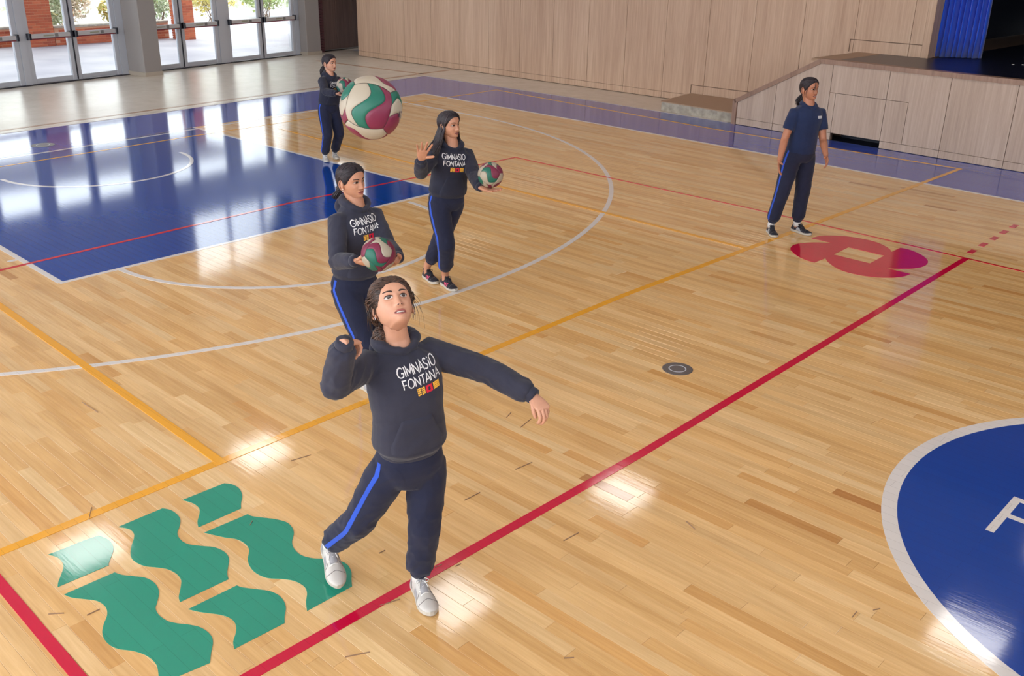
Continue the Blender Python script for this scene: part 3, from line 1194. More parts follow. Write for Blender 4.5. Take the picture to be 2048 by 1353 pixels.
def low_wall(xa, ya, xb, yb, h, label):
    r = empty('low_brick_wall', ((xa + xb) / 2, (ya + yb) / 2, -0.03), label, 'brick wall')
    m = MB()
    m.hexa([(xa - 0.25, ya, -0.03), (xa - 0.004, ya, -0.03), (xb - 0.004, yb, -0.03), (xb - 0.25, yb, -0.03), (xa - 0.25, ya, h), (xa - 0.004, ya, h), (xb - 0.004, yb, h), (xb - 0.25, yb, h)])
    m.build('mortar_core', M_mortar, r)
    z = -0.03
    c = 0
    while z < h - 0.05:
        y = ya + (0.12 if c % 2 else 0)
        while y + BW < yb:
            x = xa + (xb - xa) * (y - ya) / (yb - ya)
            brick(BW - 0.01, r, x - BD / 2 + 0.006, y + BW / 2, z)
            y += BW
        z += BH + 0.01
        c += 1
    m = MB()
    m.hexa([(xa - 0.3, ya, h), (xa + 0.03, ya, h), (xb + 0.03, yb, h), (xb - 0.3, yb, h), (xa - 0.3, ya, h + 0.05), (xa + 0.03, ya, h + 0.05), (xb + 0.03, yb, h + 0.05), (xb - 0.3, yb, h + 0.05)])
    m.build('coping_stone', M_concrete, r)


low_wall(-13.6, -8.0, -13.6, -2.3, 0.42, 'low orange brick wall left of the first courtyard pillar')
low_wall(-13.25, -1.55, -13.25, 1.76, 0.42, 'low orange brick wall between the two courtyard pillars')
M_leaves = []
for k, (c0, c1) in enumerate(((rgb(176, 192, 132), rgb(140, 168, 100)), (rgb(214, 202, 130), rgb(184, 176, 96)), (rgb(200, 208, 180), rgb(160, 178, 138)), (rgb(228, 212, 196), rgb(190, 180, 140)))):
    m = mat('leaves_%d' % k, c0, 0.6)
    n_, l_, b_ = nodes(m)
    a_ = attr(m, 'tint')
    l_.new(ramp(m, a_.outputs['Fac'], [(0.0, c1), (0.75, c0), (0.93, c0), (1.0, rgb(236, 150, 90) if k in (1, 3) else rgb(230, 214, 120))]), b_.inputs['Base Color'])
    M_leaves.append(m)
M_twig = mat('twig', rgb(120, 100, 84), 0.9)


def shrub(x, y, rx, ry, h, nl, k, label, seed):
    R_ = random.Random(seed)
    r = empty('shrub', (x, y, -0.03), label, 'shrub', 'shrubs in the courtyard bed')
    tw = MB()
    for i in range(10):
        a = R_.uniform(0, 2 * PI)
        e_ = Vector((x + math.cos(a) * rx * 0.6, y + math.sin(a) * ry * 0.6, h * R_.uniform(0.5, 0.85)))
        tw.tube([(x + R_.uniform(-.1, .1), y + R_.uniform(-.1, .1), -0.03), (x * 0.5 + e_.x * 0.5, y * 0.5 + e_.y * 0.5, e_.z * 0.6), e_], [0.014, 0.01, 0.004], 4)
    tw.build('stem', M_twig, r)
    vs, fs, ts = [], [], []
    for i in range(nl):
        a = R_.uniform(0, 2 * PI)
        q = R_.random() ** 0.4
        t = R_.uniform(-1, 1)
        rr = math.sqrt(max(0, 1 - t * t)) * q
        lump = 0.8 + 0.35 * noise.noise(Vector((math.cos(a) * 2 + x, math.sin(a) * 2 + y, t * 2)))
        c = Vector((x + math.cos(a) * rr * rx * lump, y + math.sin(a) * rr * ry * lump, h * 0.52 + t * q * h * 0.5 * lump))
        s = R_.uniform(0.05, 0.10)
        d = Vector((R_.gauss(0, 1), R_.gauss(0, 1), R_.gauss(0.3, 0.8))).normalized()
        e1 = d.cross(Vector((R_.random(), R_.random(), R_.random()))).normalized()
        b = len(vs)
        vs += [c - d * s, c + e1 * s * 0.45, c + d * s, c - e1 * s * 0.45]
        fs.append((b, b + 1, b + 2, b + 3))
        ts += [R_.random()] * 4
    me = bpy.data.meshes.new('foliage')
    me.from_pydata([tuple(v) for v in vs], [], fs)
    at = me.attributes.new('tint', 'FLOAT', 'POINT')
    at.data.foreach_set('value', ts)
    link('foliage', me, M_leaves[k], r)


sh = [(-15.0, -5.6, 1.2, 1.2, 2.0, 2400, 2, 'pale green shrub behind the low brick wall at the far left'),
      (-15.1, -3.4, 1.1, 1.1, 2.3, 2400, 0, 'green shrub behind the courtyard wall left of the first brick pillar'),
      (-14.9, -1.1, 0.8, 0.8, 1.8, 2200, 2, 'pale grassy green shrub right of the first brick pillar'),
      (-16.6, 0.3, 1.0, 0.9, 2.1, 2400, 3, 'pale pinkish shrub seen left of the thick grey pillar'),
      (-14.9, 1.2, 0.7, 0.7, 1.2, 2000, 1, 'yellow green shrub with orange flecks above the low brick wall'),
      (-16.3, 3.1, 1.1, 1.0, 2.2, 2400, 2, 'pale shrub seen right of the second brick pillar'),
      (-17.4, 5.6, 1.2, 1.2, 2.3, 2600, 1, 'yellow green shrub behind the third pair of doors'),
      (-18.0, 8.2, 1.3, 1.3, 2.0, 2600, 0, 'bright green shrub seen through the rightmost glass door')]
for i, s in enumerate(sh):
    shrub(*s, seed=20 + i)
hb = MB()
for k in range(9):
    hb.ball((-24 - (k % 3), -12 + k * 4.0, 0.6), (1.8, 2.6, 2.2 + (k % 2) * 0.7), nu=14, nv=8)
M_hedge = mat('far_hedge', rgb(190, 200, 180), 0.9)
_n = noise_tex(M_hedge, mapping(M_hedge), 2.5, 6, 0.7)
M_hedge.node_tree.links.new(ramp(M_hedge, _n, [(0.35, rgb(160, 176, 140)), (0.6, rgb(224, 222, 214))]), nodes(M_hedge)[2].inputs['Base Color'])
bump(M_hedge, _n, 0.8, 0.2)
o = hb.build('far_hedge', M_hedge, smooth=True)
tag(o, 'pale blurred hedge beyond the courtyard', 'hedge', kind='stuff')

# ================================================================ small floor fittings
M_cap = mat('grey_floor_cap', rgb(112, 106, 106), 0.4, 0.4)


def floor_cap(u, v, r, label):
    c = F(u, v)
    e_ = empty('floor_cap', (c.x, c.y, 0), label, 'floor cap')
    a = MB()
    a.tube([(c.x, c.y, 0.0), (c.x, c.y, 0.003), (c.x, c.y, 0.0038)], [r, r, r * 0.97], 40)
    a.build('cap_plate', M_cap, e_)
    a = MB()
    n = 40
    v_, f_ = [], []
    for i in range(n):
        t = 2 * PI * i / n
        for rr, zz in ((r * 0.58, 0.0038), (r * 0.56, 0.0055), (r * 0.52, 0.0055), (r * 0.50, 0.0038)):
            v_.append((c.x + rr * math.cos(t), c.y + rr * math.sin(t), zz))
    for i in range(n):
        for j in range(3):
            f_.append((i * 4 + j, ((i + 1) % n) * 4 + j, ((i + 1) % n) * 4 + j + 1, i * 4 + j + 1))
    a.add(v_, f_)
    a.build('cap_ring', M_alu, e_)


floor_cap(1355, 738.5, 0.112, 'round dark grey floor cap set into the bare maple planks')
floor_cap(86, 290.5, 0.16, 'round floor cap on the blue floor near the glass doors')
# ================================================================ figures: materials
def skin_mat(name, c):
    m = mat(name, c, 0.48)
    b = nodes(m)[2]
    b.inputs['Subsurface Weight'].default_value = 0.12
    b.inputs['Subsurface Radius'].default_value = (0.6, 0.25, 0.15)
    b.inputs['Subsurface Scale'].default_value = 0.01
    n = noise_tex(m, mapping(m, (1, 1, 1)), 30, 3)
    nodes(m)[1].new(mix(m, 1.0, c, ramp(m, n, [(0.3, (0.94, 0.92, 0.92, 1)), (0.7, (1.04, 1.03, 1.03, 1))]), 'MULTIPLY'), b.inputs['Base Color'])
    return m


def cloth_mat(name, c, sheen=0.25, sc=260, rough=0.85):
    m = mat(name, c, rough, spec=0.2)
    b = nodes(m)[2]
    b.inputs['Sheen Weight'].default_value = sheen
    b.inputs['Sheen Roughness'].default_value = 0.5
    n = noise_tex(m, mapping(m, (1, 1, 1)), sc, 2)
    n2 = noise_tex(m, mapping(m, (1, 1, 1)), 9, 4, 0.6)
    nodes(m)[1].new(mix(m, 1.0, c, ramp(m, n2, [(0.3, (0.86, 0.86, 0.88, 1)), (0.7, (1.12, 1.12, 1.10, 1))]), 'MULTIPLY'), b.inputs['Base Color'])
    bump(m, n, 0.25, 0.0012)
    return m


SKIN = [skin_mat('skin_fair', rgb(208, 156, 130)), skin_mat('skin_tan', rgb(194, 140, 112)), skin_mat('skin_brown', rgb(176, 118, 90))]
M_lip = [mat('lips_rose', rgb(172, 100, 94), 0.4), mat('lips_brown', rgb(154, 86, 76), 0.4)]
M_mouth = mat('mouth_inside', rgb(70, 30, 30), 0.5)
M_teeth = mat('teeth', rgb(232, 224, 214), 0.3)
M_eyew = mat('eye_white', rgb(206, 198, 194), 0.2)
M_iris = mat('iris_brown', rgb(62, 38, 26), 0.2)
M_pupil = mat('pupil_black', rgb(14, 10, 10), 0.1)
M_lash = mat('lash_dark', rgb(36, 26, 26), 0.6)
M_brow = mat('brow_dark', rgb(58, 42, 38), 0.8)
M_lid = mat('eyelid_shadow', rgb(176, 120, 98), 0.6)


def hair_mat(name, c0, c1):
    m = mat(name, c0, 0.42)
    v = mapping(m, (1, 1, 1))
    n = noise_tex(m, v, 45, 4, 0.6)
    nodes(m)[1].new(ramp(m, n, [(0.35, c0), (0.75, c1)]), nodes(m)[2].inputs['Base Color'])
    return m


HAIR_BLACK = hair_mat('hair_black', rgb(24, 20, 30), rgb(48, 38, 46))
HAIR_BROWN = hair_mat('hair_brown', rgb(42, 29, 28), rgb(84, 60, 48))
M_hoodie = cloth_mat('charcoal_fleece', rgb(52, 53, 68), .14)
M_hoodie2 = cloth_mat('dark_navy_fleece', rgb(42, 44, 60), .14)
M_trouser = cloth_mat('navy_jersey', rgb(35, 39, 62), .12)
M_tee = cloth_mat('navy_polo', rgb(32, 44, 78), 0.15)
M_stripe = cloth_mat('bright_blue_stripe', rgb(50, 86, 196), 0.1)
M_printw = mat('white_print', rgb(232, 232, 236), 0.6)
M_printy = mat('yellow_print', rgb(250, 190, 70), 0.6)
M_printr = mat('red_print', rgb(214, 24, 60), 0.6)
M_shoew = mat('white_shoe_leather', rgb(200, 196, 192), 0.5)
M_solew = mat('white_sole', rgb(196, 190, 180), 0.6)
M_shoeg = mat('grey_shoe_panel', rgb(160, 160, 166), 0.5)
M_seam = mat('shoe_seam', rgb(118, 112, 112), 0.7)
M_shoek = mat('black_shoe_mesh', rgb(34, 34, 46), 0.7)
M_pink = mat('pink_stripe', rgb(240, 84, 130), 0.5)
M_lacew = mat('white_lace', rgb(226, 224, 222), 0.7)
M_lacek = mat('black_lace', rgb(30, 30, 38), 0.7)
M_sock = cloth_mat('white_sock', rgb(226, 224, 224), 0.1)
M_silver = mat('silver', rgb(214, 214, 220), 0.2, 1.0)
M_band = mat('dark_band', rgb(50, 44, 50), 0.6)


# ================================================================ figures: building
def baked(mb, name, voxel, smooth=4, disp=None):
    """voxel-merge the shapes of mb into one continuous skin, smooth it and return a mesh"""
    me = mb.mesh('tmp')
    ob = bpy.data.objects.new('tmp', me)
    COL.objects.link(ob)
    r = ob.modifiers.new('r', 'REMESH')
    r.mode = 'VOXEL'
    r.voxel_size = voxel
    s = ob.modifiers.new('s', 'SMOOTH')
    s.factor = 0.5
    s.iterations = smooth
    dg = bpy.context.evaluated_depsgraph_get()
    out = bpy.data.meshes.new_from_object(ob.evaluated_get(dg))
    bpy.data.objects.remove(ob)
    bpy.data.meshes.remove(me)
    out.name = name
    if disp:
        n = len(out.vertices)
        co = np.empty(n * 3, dtype=np.float64)
        no = np.empty(n * 3, dtype=np.float64)
        out.vertices.foreach_get('co', co)
        out.vertices.foreach_get('normal', no)
        co = co.reshape(-1, 3)
        no = no.reshape(-1, 3)
        d = disp(co)
        co += no * d[:, None]
        out.vertices.foreach_set('co', co.ravel())
        out.update()
    return out


def fold_disp(segs, amp=0.006, freq=20.0, seed=0.0, joints=(), base=0.0):
    """cloth folds running round the limb segments; stronger near the joints"""
    S = [(np.array(a), np.array(b), w) for a, b, w in segs]
    Jn = [(np.array(p), r) for p, r in joints]

    def f(co):
        n = len(co)
        acc = np.zeros(n)
        wsum = np.zeros(n) + 1e-9
        for k, (a, b, w) in enumerate(S):
            ab = b - a
            L = np.linalg.norm(ab)
            t = np.clip(((co - a) @ ab) / (L * L), 0, 1)
            pr = a + t[:, None] * ab
            dv = co - pr
            dist = np.linalg.norm(dv, axis=1)
            wt_ = np.exp(-(dist / w) ** 2 * 2.5) + 1e-7
            sel = wt_ > 0.02
            ax = ab / L
            e1 = np.cross(ax, [0.3, 0.9, 0.2])
            e1 /= np.linalg.norm(e1)
            e2 = np.cross(ax, e1)
            dn_ = dv / (dist[:, None] + 1e-6)
            ca, sa = dn_ @ e1, dn_ @ e2
            al = t * L
            val = np.zeros(n)
            idx = np.nonzero(sel)[0]
            for i in idx:
                q = Vector((al[i] * freq + 0.9 * ca[i], ca[i] * 1.1 + seed + k * 3.1, sa[i] * 1.1))
                r_ = noise.noise(q)
                r2 = noise.noise(q * 2.3 + Vector((9, 3, 1)))
                val[i] = (1 - abs(r_) * 2.6) * 0.7 + r2 * 0.35
            acc += val * wt_
            wsum += wt_
        d = acc / wsum
        m = np.zeros(n) + 0.35
        for p, r in Jn:
            m += 0.85 * np.exp(-((np.linalg.norm(co - p, axis=1) / r) ** 2))
        return d * amp * np.minimum(m, 1.4) + base
    return f


def bvh_of(me):
    bm = bmesh.new()
    bm.from_mesh(me)
    t = BVHTree.FromBMesh(bm)
    bm.free()
    return t


# ---- the head as one grid: rows from under the chin to the crown
HROWS = [(-.107, .004, .050, .030), (-.104, .020, .066, .000), (-.099, .031, .076, -.004), (-.091, .036, .081, .004), (-.080, .046, .082, .022), (-.066, .0555, .083, .046),
         (-.050, .0625, .084, .064), (-.034, .0675, .084, .078), (-.016, .070, .085, .089), (0.0, .0715, .086, .095), (.018, .073, .090, .098), (.036, .0735, .0895, .0985),
         (.054, .071, .085, .095), (.070, .065, .076, .087), (.084, .055, .063, .073), (.095, .042, .046, .055), (.102, .027, .029, .036), (.105, .010, .011, .014)]


def interp_rows(z):
    R_ = HROWS
    for i in range(len(R_) - 1):
        if z <= R_[i + 1][0]:
            t = (z - R_[i][0]) / (R_[i + 1][0] - R_[i][0])
            t = max(0, min(1, t))
            p0, p1, p2, p3 = R_[max(i - 1, 0)], R_[i], R_[i + 1], R_[min(i + 2, len(R_) - 1)]
            o = []
            for k in (1, 2, 3):
                a, b, c, d = p0[k], p1[k], p2[k], p3[k]
                # monotone-ish catmull
                v = 0.5 * ((2 * b) + (c - a) * t + (2 * a - 5 * b + 4 * c - d) * t * t + (3 * b - a - 3 * c + d) * t ** 3)
                o.append(v)
            return o
    return list(R_[-1][1:])


def gau(x, z, cx, cz, sx, sz):
    return math.exp(-((x - cx) / sx) ** 2 - ((z - cz) / sz) ** 2)


def face_offset(x, z, o):
    d = 0.0
    for s in (-1, 1):
        d -= 0.0095 * gau(x, z, s * .031, .000, .017, .012)
        d += 0.0030 * gau(x, z, s * .030, .020, .020, .008)
        d += 0.0040 * gau(x, z, s * .042, -.032, .018, .016)
        d += 0.0055 * gau(x, z, s * .0125, -.0385, .0062, .0060)
        d += 0.0022 * gau(x, z, s * .031, .000, .013, .006)
        d -= 0.0020 * gau(x, z, s * .030, -.066, .010, .012)
    # nose
    if z > -.044:
        t = min(1, max(0, (.012 - z) / .048))
        ridge = 0.004 + 0.0175 * t ** 1.3
        d += ridge * math.exp(-(x / (.0085 + .004 * t)) ** 2) * min(1, max(0, (.022 - z) / .016))
    else:
        d += 0.0215 * math.exp(-(x / .0115) ** 2) * math.exp(-((z + .044) / .0038) ** 2)
    op = o.get('mouth', 0.0)
    d += 0.0060 * gau(x, z, 0, -.0605, .021, .0052)
    d += 0.0065 * gau(x, z, 0, -.0725 - op, .018, .0055)
    d -= 0.0050 * gau(x, z, 0, -.0665 - op / 2, .020, .0024 + op * .5)
    d -= 0.0020 * gau(x, z, 0, -.081 - op, .020, .005)
    d += 0.0050 * gau(x, z, 0, -.092, .016, .010)
    return d


def head_grid(T, s, o, nz=110, na=112):
    """T(x left, y forward, z up) -> world"""
    vs = []
    zs = []
    for j in range(nz):
        t = j / (nz - 1)
        # denser rows through the face
        z = -.1068 + .2114 * t
        zs.append(z)
    for z in zs:
        w, yf, yb = interp_rows(z)
        w = max(w, .002) * o.get('wide', 1.0)
        for k in range(na):
            a = 2 * PI * k / na
            sx, cy = math.sin(a), math.cos(a)
            e = 0.90 if cy > 0 else 0.96
            x = w * math.copysign(abs(sx) ** e, sx)
            if cy > 0:
                y = yf * cy ** 0.92
                y += face_offset(x, z, o) * min(1, cy * 2.2)
            else:
                y = -yb * abs(cy) ** 0.96
            vs.append(T(x * s, y * s, z * s))
    fs = []
    for j in range(nz - 1):
        for k in range(na):
            fs.append((j * na + k, (j + 1) * na + k, (j + 1) * na + (k + 1) % na, j * na + (k + 1) % na))
    fs.append(tuple(range(na)))
    fs.append(tuple((nz - 1) * na + k for k in range(na - 1, -1, -1)))
    return vs, fs


def ear_geo(T, s, side):
    mb = MB()
    c = Vector((side * .071, -.006, -.012))
    rim = []
    for i in range(15):
        a = -2.2 + 4.6 * i / 14
        r1, r2 = .016, .030
        zz = r2 * math.sin(a * 0.72 + 0.1) * (1.0)
        yy = -r1 * math.cos(a * 0.72 + 0.1)
        rim.append(T(*((c + Vector((side * (.012 + 0.003 * math.cos(a)), yy - .004, zz))) * s)))
    mb.tube(rim, [.0035 * s] * 15, 8)
    A = (T(1, 0, 0) - T(0, 0, 0), T(0, 1, 0) - T(0, 0, 0), T(0, 0, 1) - T(0, 0, 0))
    mb.ball(T(*((c + Vector((side * .006, -.004, 0))) * s)), (.008 * s, .015 * s, .027 * s), nu=12, nv=8, ax=A)
    mb.ball(T(*((c + Vector((side * .008, .004, -.024))) * s)), (.006 * s, .008 * s, .009 * s), nu=10, nv=6, ax=A)
    return mb


HAIRLINE = [(0, .064), (18, .061), (35, .051), (50, .034), (62, .014), (74, -.006), (84, -.016), (95, .022), (108, .004), (122, -.050), (150, -.072), (180, -.080)]


def hairline(adeg, pts=HAIRLINE):
    a = abs(adeg)
    for i in range(len(pts) - 1):
        if a <= pts[i + 1][0]:
            t = (a - pts[i][0]) / (pts[i + 1][0] - pts[i][0])
            t = t * t * (3 - 2 * t)
            return pts[i][1] * (1 - t) + pts[i + 1][1] * t
    return pts[-1][1]


def hair_shell(T, s, thick=.013, line=HAIRLINE, nz=64, na=90):
    mb = MB()
    vs, keep = [], {}
    for j in range(nz):
        z = -.085 + (.1045 + .085) * j / (nz - 1)
        w, yf, yb = interp_rows(z)
        for k in range(na):
            a = 2 * PI * k / na
            sx, cy = math.sin(a), math.cos(a)
            ad = math.degrees(math.acos(max(-1, min(1, cy))))
            hl = hairline(ad, line)
            q = (z - hl)
            th = -.0015 + thick * (1 - math.exp(-max(0, q) / .016)) if q > -.010 else -.004
            g = 1 + 0.10 * math.sin(a * 41 + z * 30) + 0.07 * math.sin(a * 67 - z * 55)
            th = th * g if th > 0 else th
            x = (w) * math.copysign(abs(sx) ** 0.93, sx)
            y = yf * cy ** 0.92 if cy > 0 else -yb * abs(cy) ** 0.96
            n = Vector((x / .07 ** 2, y / .09 ** 2, max(0, z) / .1 ** 2 * 1.0)).normalized()
            p = Vector((x, y, z)) + n * th
            vs.append(T(*(p * s)))
            keep[(j, k)] = q > -.010
    fs = []
    for j in range(nz - 1):
        for k in range(na):
            k2 = (k + 1) % na
            if keep[(j, k)] or keep[(j + 1, k)] or keep[(j, k2)] or keep[(j + 1, k2)]:
                fs.append((j * na + k, j * na + k2, (j + 1) * na + k2, (j + 1) * na + k))
    fs.append(tuple((nz - 1) * na + k for k in range(na)))
    mb.add(vs, fs)
    return mb


def strand(mb, pts, r, n=5, flat=0.6):
    k = len(pts)
    rad = [r * (0.25 + 0.75 * min(1, 4 * i / k, 2.2 * (k - 1 - i) / k + 0.12)) for i in range(k)]
    mb.tube(pts, rad, n, flat=flat)


def on_head(T, s, adeg, z, off):
    w, yf, yb = interp_rows(z)
    a = math.radians(adeg)
    sx, cy = math.sin(a), math.cos(a)
    x = w * math.copysign(abs(sx) ** 0.93, sx)
    y = yf * cy ** 0.92 if cy > 0 else -yb * abs(cy) ** 0.96
    n = Vector((x / .07 ** 2, y / .09 ** 2, max(0, z) / .1 ** 2)).normalized()
    p = Vector((x, y, z)) + n * off
    return p


def surf_path(p0, p1, off, n=12):
    """path over the skull between two head-local points"""
    c = Vector((0, -.005, 0.0))
    a = (p0 - c)
    b = (p1 - c)
    out = []
    for i in range(n + 1):
        t = i / n
        d = a.lerp(b, t)
        ra = a.length * (1 - t) + b.length * t
        if d.length < 1e-4:
            d = Vector((0, -1, 0.3))
        d = d.normalized()
        # radius of the hair surface in this direction
        e = Vector((d.x / .0735, d.y / (.090 if d.y > 0 else .0985), d.z / (.105 if d.z > 0 else .100)))
        r = 1 / e.length + off
        r = r if d.z > -.75 else ra
        out.append(c + d * r)
    return out


def hand_geo(wrist, D, N, size, curl, spread=5.0, thumb=1, tcurl=20, tout=0.8):
    """returns (palm rings for the body skin, finger tubes)"""
    D = D.normalized()
    N = (N - D * N.dot(D)).normalized()
    T = D.cross(N).normalized() * thumb
    s = size
    palm = MB()
    rg = []
    for t, hw, hd in ((-.02, .021, .017), (.0, .022, .016), (.02, .029, .0155), (.045, .036, .0145), (.068, .038, .0125), (.083, .036, .0105), (.090, .030, .006)):
        c = wrist + D * (t * s)
        rg.append([c + T * (math.cos(2 * PI * k / 14) * hw * s) + N * (math.sin(2 * PI * k / 14) * hd * s) for k in range(14)])
    palm.rings(rg)
    palm.ball(wrist + D * .028 * s + T * .018 * s + N * .006 * s, (.022 * s, .016 * s, .012 * s), nu=10, nv=7, ax=(D, T, N))
    fing = MB()
    spec = [(.027, .078, (.036, .022, .018), .0085), (.0095, .083, (.040, .025, .019), .0088), (-.0085, .080, (.037, .023, .018), .0082), (-.0255, .071, (.029, .018, .016), .0074)]
    for i, (lat, base, seg, r) in enumerate(spec):
        sp = math.radians(spread * (1.5 - i))
        d = (D * math.cos(sp) + T * math.sin(sp)).normalized()
        p = wrist + D * ((base - .022) * s) + T * (lat * s * .93)
        pts = [p]
        rad = [r * s * 1.02]
        p = p + d * (.022 * s)
        pts.append(p)
        rad.append(r * s * 1.05)
        c = math.radians(curl[i])
        axis = d.cross(N).normalized()
        for q, (L, fr_) in enumerate(zip(seg, (.36, .38, .26))):
            d = Quaternion(axis, c * fr_) @ d
            pts.append(p + d * (L * s * .5))
            rad.append(r * s * (.96 - .09 * q))
            p = p + d * (L * s)
            pts.append(p)
            rad.append(r * s * (1.0 - .10 * q) if q < 2 else r * s * .78)
        pts.append(p + d * (r * s * .45))
        rad.append(r * s * .60)
        pts.append(p + d * (r * s * .68))
        rad.append(r * s * .25)
        fing.tube(pts, rad, 10)
    d = (D * .62 + T * tout + N * .30).normalized()
    p = wrist + D * .020 * s + T * .014 * s
    pts = [p, p + d * .022 * s]
    rad = [.0125 * s, .0115 * s]
    p = pts[-1]
    axis = (d.cross(D * .7 + N * .8))
    axis = axis.normalized() if axis.length > 1e-4 else N
    for q, L in enumerate((.030, .026)):
        d = Quaternion(axis, math.radians(tcurl)) @ d
        p = p + d * L * s
        pts.append(p)
        rad.append((.0102 - .0012 * q) * s)
    pts += [p + d * .006 * s, p + d * .009 * s]
    rad += [.0065 * s, .003 * s]
    fing.tube(pts, rad, 10)
    return palm, fing


def shoe_geo(heel, toe, up, L, style):
    """heel, toe: sole points; returns dict of MBs"""
    d = (toe - heel).normalized()
    side = up.cross(d).normalized()
    up = d.cross(side).normalized()
    st = [(0.0, .018, .050), (.03, .027, .066), (.10, .033, .080), (.20, .034, .086), (.30, .033, .082), (.40, .034, .072), (.50, .037, .062), (.60, .041, .053), (.70, .043, .046), (.80, .041, .040), (.89, .034, .035), (.96, .022, .028), (1.0, .008, .018)]
    k = L / .25
    sole, upper = MB(), MB()
    rs, ru = [], []
    for t, w, h in st:
        c = heel + d * (t * L)
        w *= k
        h *= k
        sh = .020 + (.008 if style == 'run' else .004) * (1 - t)
        tl = 0.010 * max(0, (t - .72) / .28) ** 2
        rs.append([c + side * a + up * (b + tl) for a, b in ((-w * .90, 0), (w * .90, 0), (w * 1.06, .006), (w * 1.08, sh), (w * .9, sh + .003), (-w * .9, sh + .003), (-w * 1.08, sh), (-w * 1.06, .006))])
        pr = []
        for q in range(14):
            a = PI * q / 13
            x = math.cos(a)
            y_ = max(0.0, math.sin(a))
            pr.append(c + side * (w * (1.0 if y_ < .3 else 1.0 - .25 * (y_ - .3)) * math.copysign(abs(x) ** .75, x)) + up * (sh * .8 + max(.004, h - sh * .8) * y_ ** .8 + tl))
        ru.append(pr)
    sole.rings(rs)
    upper.rings(ru)
    tongue = MB()
    a0 = heel + d * (.34 * L)
    tongue.rings([[heel + d * (t * L) + side * x + up * z for x, z in ((-.019, h - .006), (.019, h - .006), (.016, h + .006), (-.016, h + .006))] for t, h in ((.30, .098 * k), (.38, .083 * k), (.48, .069 * k), (.58, .058 * k))])
    collar = MB()
    pts = []
    for q in range(17):
        a = 2 * PI * q / 16
        pts.append(heel + d * ((.19 + .135 * math.cos(a)) * L) + side * (.027 * k * math.sin(a)) + up * ((.084 + .006 * abs(math.cos(a))) * k))
    collar.tube(pts, .0065, 7)
    lace = MB()
    for q in range(5):
        t = .37 + .055 * q
        h = (.083 - .0075 * q) * k
        x = .022
        s_ = 1 if q % 2 else -1
        pp = []
        for e_ in range(7):
            f_ = -1 + 2 * e_ / 6
            pp.append(heel + d * ((t + s_ * .018 * f_) * L) + side * (x * f_) + up * (h + .004 - .011 * f_ * f_))
        lace.tube(pp, .0036, 6)
    for s_ in (-1, 1):
        b = heel + d * (.36 * L) + up * (.088 * k)
        lace.tube([b, b + side * s_ * .018 + up * .008 + d * .006, b + side * s_ * .032 + up * .000 + d * .014, b + side * s_ * .024 - up * .006 + d * .022, b + d * .01 - up * .002], .0026, 6)
        lace.tube([b, b + side * s_ * .015 + d * .022 - up * .008, b + side * s_ * .022 + d * .042 - up * .020], .0026, 6)
    seam = MB()
    ub = bvh_of(upper.mesh('tmp'))

    def onto(t, x, z):
        w_ = heel + d * (t * L) + side * x + up * z
        o_ = heel + d * (min(t, .86) * L) + up * .012
        dr = (w_ - o_).normalized()
        h_ = ub.ray_cast(o_ + dr * .2, -dr, .2)
        return (h_[0] + dr * .0006) if h_[0] is not None else None
    for path in ([(.74, -.05, .02), (.75, -.045, .05), (.72, -.02, .08), (.71, 0, .08), (.72, .02, .08), (.75, .045, .05), (.74, .05, .02)],
                 [(.62, -.06, .02), (.60, -.05, .05), (.52, -.035, .08)], [(.62, .06, .02), (.60, .05, .05), (.52, .035, .08)],
                 [(.22, -.06, .02), (.20, -.05, .06), (.10, -.03, .08)], [(.22, .06, .02), (.20, .05, .06), (.10, .03, .08)]):
        pp = []
        for i in range(len(path) - 1):
            for f_ in (0, .25, .5, .75):
                a_, b_ = path[i], path[i + 1]
                q_ = onto(*(a_[j] * (1 - f_) + b_[j] * f_ for j in range(3)))
                if q_ is not None:
                    pp.append(q_)
        if len(pp) > 2:
            seam.tube(pp, .0013, 5)
    return dict(seam=seam, sole=sole, upper=upper, tongue=tongue, collar=collar, lace=lace, fr=(heel, d, side, up, k))


class Fig:
    def __init__(s, P, label, stature, skin, hair):
        s.P = Vector((P[0], P[1], 0))
        h = CAM - s.P
        h.z = 0
        s.h = h.normalized()
        s.rt = (-s.h).cross(Vector((0, 0, 1))).normalized()
        s.k = stature / 1.56
        s.skin = skin
        s.hair = hair
        s.root = empty('person', s.P, label, 'person')

    def J(s, u, v, d=0.0):
        r = ray(u, v)
        t = (d - (CAM - s.P).dot(s.h)) / r.dot(s.h)
        return CAM + r * t

    def on_sphere(s, u, v, c, R_, near=True):
        """the point of the line of sight at distance R_ from c"""
        r = ray(u, v).normalized()
        b = r.dot(CAM - c)
        q = (CAM - c).length_squared - R_ * R_
        D = b * b - q
        if D < 0:
            t = -b
            p = CAM + r * t
            return c + (p - c).normalized() * R_
        t = -b - math.sqrt(D) if near else -b + math.sqrt(D)
        return CAM + r * t

    def frame(s, yaw, pitch=0.0, roll=0.0):
        y, p, r = math.radians(yaw), math.radians(pitch), math.radians(roll)
        f = s.h * math.cos(y) + s.rt * math.sin(y)
        l = s.rt * math.cos(y) - s.h * math.sin(y)
        u = Vector((0, 0, 1))
        f2 = f * math.cos(p) + u * math.sin(p)
        u2 = u * math.cos(p) - f * math.sin(p)
        l2 = l * math.cos(r) + u2 * math.sin(r)
        u3 = u2 * math.cos(r) - l * math.sin(r)
        return (l2, f2, u3)


